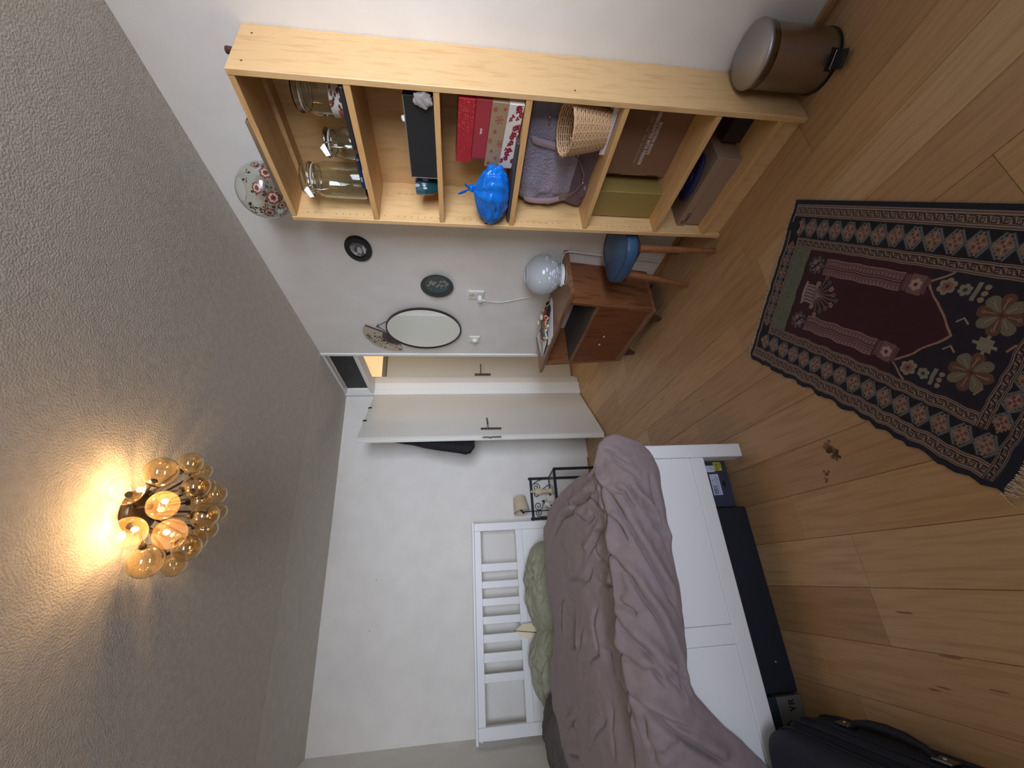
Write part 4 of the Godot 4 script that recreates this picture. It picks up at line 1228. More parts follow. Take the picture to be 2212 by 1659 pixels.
	part("lid", MB.new().bx(1.542, 1.706, y5 + 0.078, y5 + 0.117, -1.446, -1.074, 0.0015), tan, sb)
	lettering("asics", 0.016, Transform3D(Basis(V(0, 0, 1), V(0, 1, 0), V(-1, 0, 0)), V(1.5417, y5 + 0.088, -1.392)), mat(C(40, 32, 30), 0.7), sb, true, 1.0)
	var sw := []
	for k in 13:
		var a := lerpf(-2.4, 2.6, k / 12.0)
		sw.append(V(1.5415, y5 + 0.0965 + sin(a) * 0.008, -1.425 + cos(a) * 0.0085))
	part("printed_mark", MB.new().tube(sw, 0.0016, 6).tube([V(1.5415, y5 + 0.092, -1.436), V(1.5415, y5 + 0.103, -1.420)], 0.0012, 6), mat(C(40, 32, 30), 0.7), sb)
	var navy := mat(C(26, 28, 74), 0.5)
	var rg := thing("navy_headband", "loop of wide navy blue band lying on the shoe box", "band", V(1.585, y5 + 0.117, -1.21))
	var loop := []
	for i in 49:
		var a := TAU * i / 48.0
		var line := PackedVector3Array()
		var w := 0.017 + 0.017 * pow(0.5 + 0.5 * cos(a - 2.75), 2.0)
		for j in 9:
			var e := TAU * j / 8.0
			var r := 0.092 + cos(e) * w
			line.append(V(1.600 + cos(a) * r * 0.66, y5 + 0.146 + sin(e) * 0.012 - cos(a) * 0.014, -1.215 - sin(a) * r))
		loop.append(line)
	part("band", MB.new().grid(loop, 1.0), navy, rg)
	var loop2 := []
	for i in 33:
		var a := TAU * i / 32.0
		loop2.append(V(1.592 + cos(a) * 0.026, y5 + 0.155 - cos(a) * 0.006, -1.245 - sin(a) * 0.05))
	part("inner_strap", MB.new().tube(loop2, 0.006, 8, true), navy, rg)
	single("dark_shoe_box", MB.new().bx(1.63, 1.73, y5, y5 + 0.085, -1.062, -0.892, 0.002), mat(C(58, 44, 42), 0.8), "dark brown box standing behind the side panel on the bottom shelf", "box", V(1.66, y5, -0.98))


func build_desk() -> void:
	var o := thing("cabinet", "walnut cabinet with tapered sides, an open shelf and two doors against the right wall", "cabinet", V(1.59, 0, -2.37))
	var nut := wood(C(132, 84, 52), C(84, 50, 30), 201, V(4, 0.5, 4), 0.32)
	var nutz := wood(C(140, 96, 66), C(96, 62, 40), 202, V(4, 4, 0.5), 0.34)
	var front := wood(C(126, 72, 42), C(84, 44, 24), 203, V(4, 0.45, 4), 0.30)
	var x0 := 1.438
	var x1 := XR - 0.004
	part("top", MB.new().bx(1.434, XR - 0.003, 0.650, 0.676, -2.880, -1.866, 0.003), nutz, o)
	var sl := func(z0: float, z1: float, th: float, xa: float, xb: float) -> MB:
		# a side panel that leans inwards towards the floor
		var b := MB.new()
		var t0 := V(xa, 0.649, z0); var b0 := V(xa, 0.092, z1)
		var dz := V(0, 0, th); var dx := V(xb - xa, 0, 0)
		b.quad(t0, t0 + dx, b0 + dx, b0, V(0, 0, signf(-th)))
		b.quad(t0 + dz, t0 + dz + dx, b0 + dz + dx, b0 + dz, V(0, 0, signf(th)))
		b.quad(t0, t0 + dz, b0 + dz, b0, V(-1, 0, 0))
		b.quad(t0 + dx, t0 + dz + dx, b0 + dz + dx, b0 + dx, V(1, 0, 0))
		b.quad(b0, b0 + dz, b0 + dz + dx, b0 + dx, V(0, -1, 0))
		b.quad(t0, t0 + dz, t0 + dz + dx, t0 + dx, V(0, 1, 0))
		return b
	part("side_panel", sl.call(-1.963, -2.036, -0.020, x0, x1), nut, o)
	part("side_panel", sl.call(-2.763, -2.690, 0.020, x0, x1), nut, o)
	var shf := part("shelf", MB.new().bx(x0 + 0.001, x1, 0.456, 0.4765, -2.7195, -2.0065, 0.002), nutz, o)
	part("shelf_lining", MB.new().bx(x0 + 0.018, x1 - 0.001, 0.4765, 0.4772, -2.718, -2.008, 0), mat(C(84, 76, 68), 0.7), shf)
	part("back_panel", MB.new().bx(x1 - 0.010, x1 - 0.004, 0.113, 0.455, -2.69, -2.05, 0), mat(C(52, 46, 42), 0.8), o)
	part("bottom_panel", MB.new().bx(x0 - 0.002, x1, 0.086, 0.112, -2.692, -2.034, 0.003), nutz, o)
	part("cross_rail", MB.new().bx(x0 + 0.001, x0 + 0.02, 0.113, 0.125, -2.672, -2.057, 0.001), nutz, o)
	for s in [[-2.050, -2.3335, -2.026], [-2.3355, -2.676, -2.700]]:
		var b := MB.new()
		var za: float = s[0]; var zb: float = s[1]
		var poly := PackedVector2Array()
		if za == -2.050: poly = PackedVector2Array([Vector2(-2.0545, 0.127), Vector2(-2.014, 0.455), Vector2(-2.3335, 0.455), Vector2(-2.3335, 0.127)])
		else: poly = PackedVector2Array([Vector2(-2.3355, 0.127), Vector2(-2.3355, 0.455), Vector2(-2.711, 0.455), Vector2(-2.6715, 0.127)])
		b.prism(poly, Transform3D(Basis(V(0, 0, 1), V(0, 1, 0), V(-1, 0, 0)), V(x0 + 0.022, 0, 0)), 0.018)
		var dr := part("door", b, front, o)
		var kz := -2.306 if za == -2.050 else -2.412
		var kp := V(x0 + 0.004, 0.338, kz)
		part("knob", MB.new().lathe([Vector2(0.0045, 0), Vector2(0.004, 0.016), Vector2(0.010, 0.022), Vector2(0.011, 0.028), Vector2(0.0085, 0.031), Vector2(0, 0.031)], Transform3D(Basis(V(0, 0, 1), V(-1, 0, 0), V(0, -1, 0)), kp), 18), mat(C(214, 204, 190), 0.15, 1.0), dr)
	for z in [-2.150, -2.602]:
		var leg := PackedVector2Array([Vector2(1.452, 0.0), Vector2(1.462, 0.0), Vector2(1.50, 0.06), Vector2(1.68, 0.06), Vector2(1.722, 0.0), Vector2(1.732, 0.0), Vector2(1.736, 0.086), Vector2(1.444, 0.086)])
		part("sled_leg", MB.new().prism(leg, Transform3D(Basis(), V(0, 0, z - 0.014)), 0.028), mat(C(74, 48, 32), 0.45), o)

	# ---- lamp on the cabinet
	var lp := V(1.640, 0.676, -1.965)
	var lamp := thing("globe_lamp", "frosted glass globe table lamp with white leaf pattern on the walnut cabinet", "lamp", lp)
	var xf := Transform3D(Basis(), lp)
	var white := mat(C(240, 240, 238), 0.3)
	part("base", MB.new().lathe([Vector2(0.002, 0.0), Vector2(0.062, 0.0), Vector2(0.068, 0.004), Vector2(0.068, 0.010), Vector2(0.060, 0.016), Vector2(0.056, 0.022), Vector2(0.002, 0.022)], xf, 40), white, lamp)
	part("switch", MB.new().tube([lp + V(-0.064, 0.006, 0.012), lp + V(-0.080, 0.006, 0.015)], 0.004, 8), white, lamp)
	var prof := [Vector2(0.058, 0.018)]
	for k in 17:
		var a := lerpf(-PI * 0.335, PI * 0.36, k / 16.0)
		prof.append(Vector2(cos(a) * 0.119, 0.122 + sin(a) * 0.113))
	var fm := StandardMaterial3D.new()
	fm.albedo_color = C(196, 202, 202)
	fm.roughness = 0.16
	fm.backlight_enabled = true
	fm.backlight = C(190, 196, 200)
	prof.append(Vector2(0.052, 0.229))
	part("glass_globe", MB.new().lathe(prof, xf, 52), fm, lamp)
	var lr := RandomNumberGenerator.new()
	lr.seed = 3
	var im := canvas(512, 128, Color(1, 1, 1, 0))
	for k in 230:
		var x := lr.randf_range(0, 512)
		var y := 128.0 - absf(lr.randfn(0, 46))
		dot(im, x, y, lr.randf_range(3, 9), C(236, 242, 250), lr.randf_range(2, 6))
	var pp := []
	for k in 9:
		var a := lerpf(-PI * 0.335, PI * 0.12, k / 8.0)
		pp.append(Vector2(cos(a) * 0.1196, 0.122 + sin(a) * 0.1136))
	part("leaf_pattern", MB.new().lathe(pp, xf, 48), img_mat(im, 0.5, true), lamp)
	var wire := mat(C(236, 236, 234), 0.5)
	part("cord", MB.new().tube([V(1.700, 0.682, -1.955), V(1.716, 0.684, -1.92), V(1.722, 0.681, -1.885), V(1.724, 0.674, -1.858), V(1.724, 0.64, -1.852), V(1.722, 0.56, -1.860), V(1.722, 0.46, -1.872), V(1.724, 0.36, -1.88), V(1.73, 0.20, -1.9), V(1.736, 0.05, -1.93)], 0.0032, 8), wire, lamp)
	var plug := thing("plug_and_cable", "white plug with a thin cable hanging from the wall socket to behind the globe lamp", "cable", V(1.735, 0.69, -2.30))
	part("plug", MB.new().tube([V(XR - 0.008, 1.160, -2.330), V(XR - 0.050, 1.160, -2.332)], 0.016, 14).tube([V(XR - 0.035, 1.152, -2.334), V(XR - 0.036, 1.128, -2.345)], 0.006, 8), wire, plug)
	part("cable", MB.new().tube([V(XR - 0.036, 1.130, -2.345), V(XR - 0.020, 1.110, -2.372), V(XR - 0.012, 1.06, -2.388), V(XR - 0.012, 1.016, -2.390), V(XR - 0.012, 0.96, -2.376), V(XR - 0.012, 0.90, -2.352), V(XR - 0.014, 0.83, -2.326), V(XR - 0.02, 0.755, -2.300), V(XR - 0.012, 0.690, -2.27), V(XR - 0.010, 0.682, -2.20)], 0.003, 8), wire, plug)

	# ---- papers, cards and necklaces on the cabinet
	var sheet := func(pts: Array, th: float, y: float) -> MB:
		var poly := PackedVector2Array()
		for p in pts: poly.append(Vector2(p[0], p[1]))
		return MB.new().prism(poly, Transform3D(Basis(V(1, 0, 0), V(0, 0, 1), V(0, 1, 0)), V(0, y, 0)), th)
	var y := 0.6762
	single("paper_sheet", sheet.call([[1.705, -2.27], [1.655, -2.26], [1.448, -2.355], [1.455, -2.40], [1.445, -2.46], [1.468, -2.51], [1.69, -2.42]], 0.0015, y), mat(C(240, 242, 246), 0.8), "loose white paper sheet with a torn edge under the necklaces on the cabinet", "paper", V(1.57, y, -2.38))
	var nb := thing("notebook", "open white notebook with a black spine lying by the torn paper on the cabinet", "notebook", V(1.57, y, -2.50))
	y = 0.678
	part("cover", sheet.call([[1.715, -2.44], [1.50, -2.52], [1.475, -2.655], [1.70, -2.58]], 0.003, y), mat(C(40, 38, 40), 0.6), nb)
	y = 0.6812
	part("pages", sheet.call([[1.712, -2.445], [1.50, -2.522], [1.481, -2.650], [1.697, -2.575]], 0.005, y), mat(C(236, 232, 228), 0.8), nb)
	y = 0.6764
	var ca := thing("greeting_card", "white and sage green greeting card lying nearest the doorway on the cabinet", "card", V(1.62, y, -2.72))
	part("card_back", sheet.call([[1.742, -2.65], [1.60, -2.60], [1.49, -2.695], [1.50, -2.735], [1.732, -2.83]], 0.002, y), mat(C(234, 236, 242), 0.7), ca)
	y = 0.6785
	part("green_panel", sheet.call([[1.66, -2.628], [1.60, -2.605], [1.495, -2.693], [1.505, -2.725], [1.60, -2.70]], 0.0015, y), mat(C(150, 160, 140), 0.7), ca)
	part("print", sheet.call([[1.70, -2.70], [1.675, -2.69], [1.60, -2.735], [1.61, -2.75]], 0.0017, y), mat(C(170, 150, 110), 0.7), ca)
	y = 0.6764
	var bp := V(1.585, 0.678, -2.40)
	single("black_pouch", MB.new().box(V(1.655, 0.690, -2.370), V(0.09, 0.022, 0.11), 0.009, Basis(V(0, 1, 0), 0.4)), mat(C(34, 33, 34), 0.6), "small black pouch half buried under the bead necklaces", "pouch", V(1.655, 0.68, -2.37))
	var neck := thing("bead_necklaces", "tangled heap of bead necklaces in cream, brown, red and green on the cabinet", "necklace", bp)
	var cols := [C(226, 206, 176), C(196, 160, 112), C(120, 58, 44), C(54, 44, 40), C(196, 40, 48), C(48, 110, 110), C(236, 228, 214), C(170, 86, 66)]
	var nm := 0
	for k in 8:
		var strand := MB.new()
		var cx := 1.60 + lr.randf_range(-0.07, 0.07); var cz := -2.43 + lr.randf_range(-0.10, 0.09)
		var ra := lr.randf_range(0.03, 0.065); var rb := lr.randf_range(0.025, 0.05); var ph := lr.randf_range(0, TAU)
		var nb2 := 26
		for q in nb2:
			var an := TAU * q / nb2
			var hgt := 0.691 + 0.018 * absf(sin(an * 1.5 + ph)) + 0.012 * (k % 3)
			strand.ball(V(cx + cos(an) * ra, hgt, cz + sin(an + ph * 0.2) * rb), V(1, 1, 1) * lr.randf_range(0.0045, 0.0085), Basis(), 8, 5)
		part("bead_strand", strand, mat(cols[k], 0.35), neck)
	for k in 5:
		part("pendant", MB.new().ball(V(1.60 + [0.02, -0.04, 0.03, -0.07, 0.06][k], 0.722 + [0.01, 0.004, 0.018, -0.01, 0.0][k], -2.42 + [0.03, 0.0, -0.05, -0.09, 0.06][k]), [V(0.026, 0.012, 0.02), V(0.012, 0.01, 0.012), V(0.02, 0.012, 0.03), V(0.022, 0.010, 0.028), V(0.02, 0.014, 0.016)][k], Basis(V(0, 1, 0), k * 1.1), 12, 7), mat([C(228, 214, 192), C(200, 36, 46), C(214, 196, 168), C(206, 180, 140), C(190, 160, 120)][k], 0.4), neck)
	part("cord_loop", MB.new().tube([V(1.69, 0.685, -2.28), V(1.70, 0.705, -2.30), V(1.68, 0.715, -2.325), V(1.655, 0.705, -2.31), V(1.665, 0.688, -2.285), V(1.64, 0.682, -2.27)], 0.003, 7), mat(C(206, 194, 178), 0.6), neck)


func disc_on_wall(c: Vector3, ry: float, rz: float) -> Transform3D:
	# lathe axis points out of the right wall (towards -x)
	return Transform3D(Basis(V(0, 0, rz), V(-1, 0, 0), V(0, -ry, 0)), c)


func build_wall_things() -> void:
	var lr := RandomNumberGenerator.new()
	lr.seed = 11
	# oval black picture frame
	var c := V(XR, 1.872, -1.915)
	var pf := thing("picture_frame", "small oval black picture frame with a black and white print high on the right wall", "picture frame", c)
	part("frame", MB.new().lathe([Vector2(1.0, 0), Vector2(1.0, 0.010), Vector2(0.95, 0.018), Vector2(0.86, 0.021), Vector2(0.76, 0.018), Vector2(0.70, 0.022), Vector2(0.64, 0.018), Vector2(0.60, 0.010)], disc_on_wall(c, 0.074, 0.097), 48), mat(C(26, 26, 26), 0.3), pf)
	var im := canvas(128, 128, C(176, 172, 168))
	for e in [[40, 92, 46, 30, 92], [96, 70, 34, 60, 96], [60, 40, 26, 12, 70], [30, 60, 20, 8, 84], [78, 88, 22, 16, 110], [52, 70, 30, 18, 196], [70, 20, 16, 16, 150], [24, 30, 18, 10, 206], [88, 40, 12, 14, 128], [60, 108, 36, 10, 210]]:
		dot(im, e[0], e[1], e[2], C(e[4], e[4], e[4]), e[3])
	part("print", MB.new().prism(_ellipse(1.0, 1.0, 36), Transform3D(Basis(V(0, 0, 0.0595), V(0, 0.0455, 0), V(-1, 0, 0)), c + V(-0.008, 0, 0)), 0.001), img_mat(im, 0.3), pf)
	# green plate
	c = V(XR, 1.442, -2.215)
	var gp := thing("wall_plate", "dark green round plate with pale blossom print hanging on the right wall", "plate", c)
	part("plate", MB.new().lathe([Vector2(0.60, 0.002), Vector2(0.70, 0.002), Vector2(0.99, 0.022), Vector2(1.0, 0.026), Vector2(0.965, 0.026), Vector2(0.72, 0.010), Vector2(0.0, 0.010)], disc_on_wall(c, 0.105, 0.114), 48), mat(C(34, 42, 40), 0.25), gp)
	var gi := canvas(256, 256, C(58, 66, 60))
	for j in 256:
		for i in 256:
			var s := smoothstep(90, 190, j * 0.5 + (256 - i) * 0.5)
			gi.set_pixel(i, j, C(66, 70, 62).lerp(C(44, 74, 80), s))
	for k in 34:
		var a := lr.randf_range(0, TAU); var r := 100.0 * sqrt(lr.randf())
		var p := Vector2(128 + cos(a) * r * 0.75, 132 + sin(a) * r)
		if k < 12:
			flower(gi, p.x, p.y, 15, 5, C(186, 180, 158), C(110, 98, 64))
			dot(gi, p.x, p.y, 8, C(64, 70, 62)); dot(gi, p.x, p.y, 4, C(150, 130, 80))
		elif k < 24: dot(gi, p.x, p.y, lr.randf_range(3, 5), C(206, 206, 196))
		else: stroke(gi, p, p + Vector2(lr.randf_range(-26, 26), lr.randf_range(-26, 26)), 2.5, C(38, 40, 36))
	for k in 6: stroke(gi, Vector2(150, 250), Vector2(90 + k * 20, 215 - k * 5), 3, C(170, 160, 140))
	part("print", MB.new().prism(_ellipse(1.0, 1.0, 40), Transform3D(Basis(V(0, 0, 0.085), V(0, 0.078, 0), V(-1, 0, 0)), c + V(-0.0105, 0, 0)), 0.0006), img_mat(gi, 0.22), gp)
	# folding fan behind the mirror
	var fp := V(XR - 0.010, 1.782, -2.868)
	var fan := thing("folding_fan", "cream folding fan with brown blossom painting hung behind the round mirror", "fan", fp)
	var fi := canvas(512, 192, C(206, 194, 168))
	for k in 120:
		var x := lr.randf_range(10, 500)
		stroke(fi, Vector2(x, 0), Vector2(x, 192), 0.8, C(196, 182, 154))
	for k in 46:
		var x := lr.randf_range(40, 490); var y := lr.randf_range(30, 176)
		if k % 4 == 0: stroke(fi, Vector2(x, y), Vector2(x + lr.randf_range(-60, 60), y + lr.randf_range(-30, 30)), 4, C(110, 84, 74))
		else: flower(fi, x, y, lr.randf_range(9, 19), 5, [C(82, 54, 44), C(120, 92, 82), C(70, 46, 36)][k % 3], C(140, 110, 90))
	for e in [[120, 60, 34], [300, 120, 40], [400, 130, 44], [220, 80, 26]]:
		dot(fi, e[0], e[1], e[2] * 0.6, C(176, 158, 142), e[2] * 0.35)
	var leaf := []
	for i in 5:
		var line := PackedVector3Array()
		for j in 49:
			var an := lerpf(deg_to_rad(38.5), deg_to_rad(-97.0), j / 48.0)
			var r := lerpf(0.108, lerpf(0.262, 0.226, smoothstep(0.0, 0.45, j / 48.0)), i / 4.0)
			line.append(fp + V((0.0045 if j % 2 else -0.0015) * (0.5 + i * 0.12), cos(an) * r, sin(an) * r))
		leaf.append(line)
	leaf.reverse()
	part("paper_leaf", MB.new().grid(leaf, 1.0), img_mat(fi, 0.7), fan)
	var dark := mat(C(52, 26, 26), 0.4)
	var ribs := []
	for j in 13:
		var an := lerpf(deg_to_rad(38.5), deg_to_rad(-97.0), j / 12.0)
		var d := V(0, cos(an), sin(an))
		var e := V(0, -sin(an), cos(an))
		var r1 := 0.262 if j == 0 else 0.109
		part("rib", MB.new().box(fp + d * (r1 * 0.5) + V(-0.002 - 0.0004 * j, 0, 0), V(0.002, r1, 0.012 if j else 0.014), 0.0004, Basis(V(1, 0, 0), d, V(1, 0, 0).cross(d))), dark, fan)
	part("rivet", MB.new().tube([fp, fp + V(-0.012, 0, 0)], 0.004, 8), mat(C(170, 140, 90), 0.3, 1.0), fan)
	# round mirror
	c = V(XR - 0.016, 1.562, -2.735)
	var mr := thing("round_mirror", "round mirror with thin dark brown rim hanging by a chain on the wall", "mirror", c)
	var rim := mat(C(58, 36, 34), 0.3)
	part("rim", MB.new().lathe([Vector2(0.974, 0.0), Vector2(1.0, 0.003), Vector2(1.0, 0.015), Vector2(0.99, 0.018), Vector2(0.966, 0.018), Vector2(0.962, 0.012)], disc_on_wall(c, 0.279, 0.276), 72), rim, mr)
	part("back_plate", MB.new().lathe([Vector2(0.0, 0.0), Vector2(0.975, 0.0)], disc_on_wall(c, 0.279, 0.276), 48), mat(C(60, 50, 44), 0.8), mr)
	part("mirror_glass", MB.new().lathe([Vector2(0.964, 0.0118), Vector2(0.0, 0.0118)], disc_on_wall(c, 0.279, 0.276), 72), mat(C(236, 238, 234), 0.015, 1.0), mr)
	part("chain", MB.new().tube([c + V(-0.006, 0.256, 0.104), V(XR - 0.012, 1.905, -2.712), c + V(-0.006, 0.272, -0.052)], 0.0028, 6), mat(C(70, 60, 52), 0.4, 0.8), mr)
	single("wall_hook", MB.new().tube([V(XR, 1.900, -2.713), V(XR - 0.018, 1.902, -2.713), V(XR - 0.018, 1.912, -2.713)], 0.003, 8), mat(C(60, 54, 48), 0.4, 0.8), "small dark hook from which the round mirror hangs", "hook", V(XR, 1.902, -2.713))
	# socket and dimmer
	var cream := mat(C(232, 230, 216), 0.35)
	var so := thing("wall_socket", "white double wall socket above the globe lamp", "socket", V(XR, 1.184, -2.318))
	part("plate", MB.new().bx(XR - 0.012, XR, 1.130, 1.239, -2.360, -2.276, 0.004), cream, so)
	for y in [1.210, 1.160]:
		part("outlet", MB.new().lathe([Vector2(0.024, 0), Vector2(0.024, 0.003), Vector2(0.020, 0.003), Vector2(0.0185, 0.0005), Vector2(0, 0.0005)], Transform3D(Basis(V(0, 0, 1), V(-1, 0, 0), V(0, -1, 0)), V(XR - 0.012, y, -2.318)), 24), mat(C(206, 202, 188), 0.4), so)
	part("pin_hole", MB.new().tube([V(XR - 0.0125, 1.210, -2.309), V(XR - 0.0130, 1.210, -2.309)], 0.0028, 8).tube([V(XR - 0.0125, 1.210, -2.327), V(XR - 0.0130, 1.210, -2.327)], 0.0028, 8), mat(C(60, 56, 50), 0.6), so)
	var dm := thing("dimmer_switch", "cream dimmer switch with a round knob between the mirror and the doorway", "switch", V(XR, 1.176, -2.902))
	part("plate", MB.new().bx(XR - 0.010, XR, 1.133, 1.219, -2.946, -2.860, 0.004).bx(XR - 0.014, XR - 0.010, 1.145, 1.207, -2.934, -2.872, 0.002), cream, dm)
	part("knob", MB.new().lathe([Vector2(0.021, 0), Vector2(0.0195, 0.016), Vector2(0.016, 0.019), Vector2(0, 0.019)], Transform3D(Basis(V(0, 0, 1), V(-1, 0, 0), V(0, -1, 0)), V(XR - 0.014, 1.174, -2.903)), 24), mat(C(240, 236, 220), 0.3), dm)


func _ellipse(a: float, b: float, n: int) -> PackedVector2Array:
	var p := PackedVector2Array()
	for k in n:
		p.append(Vector2(cos(TAU * k / n) * a, sin(TAU * k / n) * b))
	return p


func build_stool() -> void:
	var o := thing("stool", "stool with a blue padded seat and tapered wooden legs between bookcase and cabinet", "stool", V(1.575, 0, -1.655))
	var blue := bumped(mat(C(58, 88, 118), 0.38), noise_tex(0.15, 2, 301), 0.03)
	var legm := wood(C(146, 94, 60), C(112, 68, 42), 302, V(6, 0.8, 6), 0.35)
	# rounded square seat with soft corners
	var outline := func(grow: float, y: float) -> PackedVector3Array:
		var p := PackedVector3Array()
		for k in 64:
			var an := TAU * k / 64.0
			var e := 0.62
			var q := V(signf(cos(an)) * pow(absf(cos(an)), e) * (0.157 + grow), 0, signf(sin(an)) * pow(absf(sin(an)), e) * (0.152 + grow))
			p.append(V(1.574, y, -1.655) + q)
		return p
	var yb := 0.398
	part("seat_side", MB.new().grid([outline.call(-0.024, yb), outline.call(-0.012, yb + 0.003), outline.call(0.0, yb + 0.020), outline.call(0.002, yb + 0.056), outline.call(-0.002, yb + 0.066)], -1.0, true), blue, o)
	part("piping", MB.new().tube(Array(outline.call(-0.001, yb + 0.068)), 0.0035, 8, true), mat(C(38, 60, 84), 0.4), o)
	var tops := [outline.call(-0.002, yb + 0.067)]
	for k in 7:
		var u := (k + 1) / 7.0
		var ring := PackedVector3Array()
		var base: PackedVector3Array = tops[0]
		var mid := V(1.574, yb + 0.086, -1.655)
		for p in base:
			var q := p.lerp(mid, u)
			q.y = lerpf(p.y, mid.y, sin(u * PI * 0.5))
			ring.append(q)
		tops.append(ring)
	part("seat_top", MB.new().grid(tops, -1.0, true), blue, o)
	part("seat_base", MB.new().bx(1.45, 1.70, yb - 0.012, yb + 0.004, -1.78, -1.53, 0.004), mat(C(60, 44, 34), 0.7), o)
	for l in [[V(1.462, yb, -1.530), V(1.449, 0, -1.514)], [V(1.470, yb, -1.728), V(1.455, 0, -1.797)], [V(1.69, yb, -1.56), V(1.705, 0, -1.52)], [V(1.69, yb, -1.75), V(1.705, 0, -1.80)]]:
		part("leg", MB.new().tube([l[0], l[0].lerp(l[1], 0.5), l[1]], [0.0185, 0.0165, 0.0125], 16), legm, o)


func build_bin() -> void:
	var c := V(1.632, 0, -0.742)
	var o := thing("pedal_bin", "brushed steel pedal bin beside the bookcase", "bin", c)
	var steel := mat(C(160, 152, 146), 0.30, 1.0)
	var xf := Transform3D(Basis(), c)
	part("body", MB.new().lathe([Vector2(0.098, 0.012), Vector2(0.098, 0.235)], xf, 56), steel, o)
	part("base_ring", MB.new().lathe([Vector2(0.0, 0.0), Vector2(0.094, 0.0), Vector2(0.101, 0.004), Vector2(0.101, 0.014), Vector2(0.098, 0.016)], xf, 56), mat(C(22, 22, 22), 0.45), o)
	part("collar", MB.new().lathe([Vector2(0.098, 0.236), Vector2(0.101, 0.238), Vector2(0.103, 0.262)], xf, 56), mat(C(128, 118, 110), 0.25, 1.0), o)
	part("lid", MB.new().lathe([Vector2(0.104, 0.262), Vector2(0.105, 0.266), Vector2(0.104, 0.271), Vector2(0.098, 0.277), Vector2(0.080, 0.283), Vector2(0.045, 0.288), Vector2(0.0, 0.290)], xf, 56), mat(C(166, 164, 164), 0.44, 1.0), o)
	var d := V(-0.86, 0, 0.51).normalized()
	var s := V(-d.z, 0, d.x)
	var bs := Basis(d, V(0, 1, 0), d.cross(V(0, 1, 0)))
	var pd := part("pedal", MB.new().box(c + d * 0.122 + V(0, 0.022, 0), V(0.052, 0.010, 0.056), 0.004, bs), mat(C(24, 24, 24), 0.5), o)
	part("trim", MB.new().tube([c + d * 0.104 + s * 0.027 + V(0, 0.029, 0), c + d * 0.104 - s * 0.027 + V(0, 0.029, 0)], 0.0018, 8), mat(C(220, 214, 206), 0.2, 1.0), pd)
	part("pedal_slot", MB.new().lathe([Vector2(0.0988, 0.014), Vector2(0.0988, 0.042)], xf, 10, atan2(d.z, d.x) - 0.34, atan2(d.z, d.x) + 0.34), mat(C(34, 24, 20), 0.6), o)


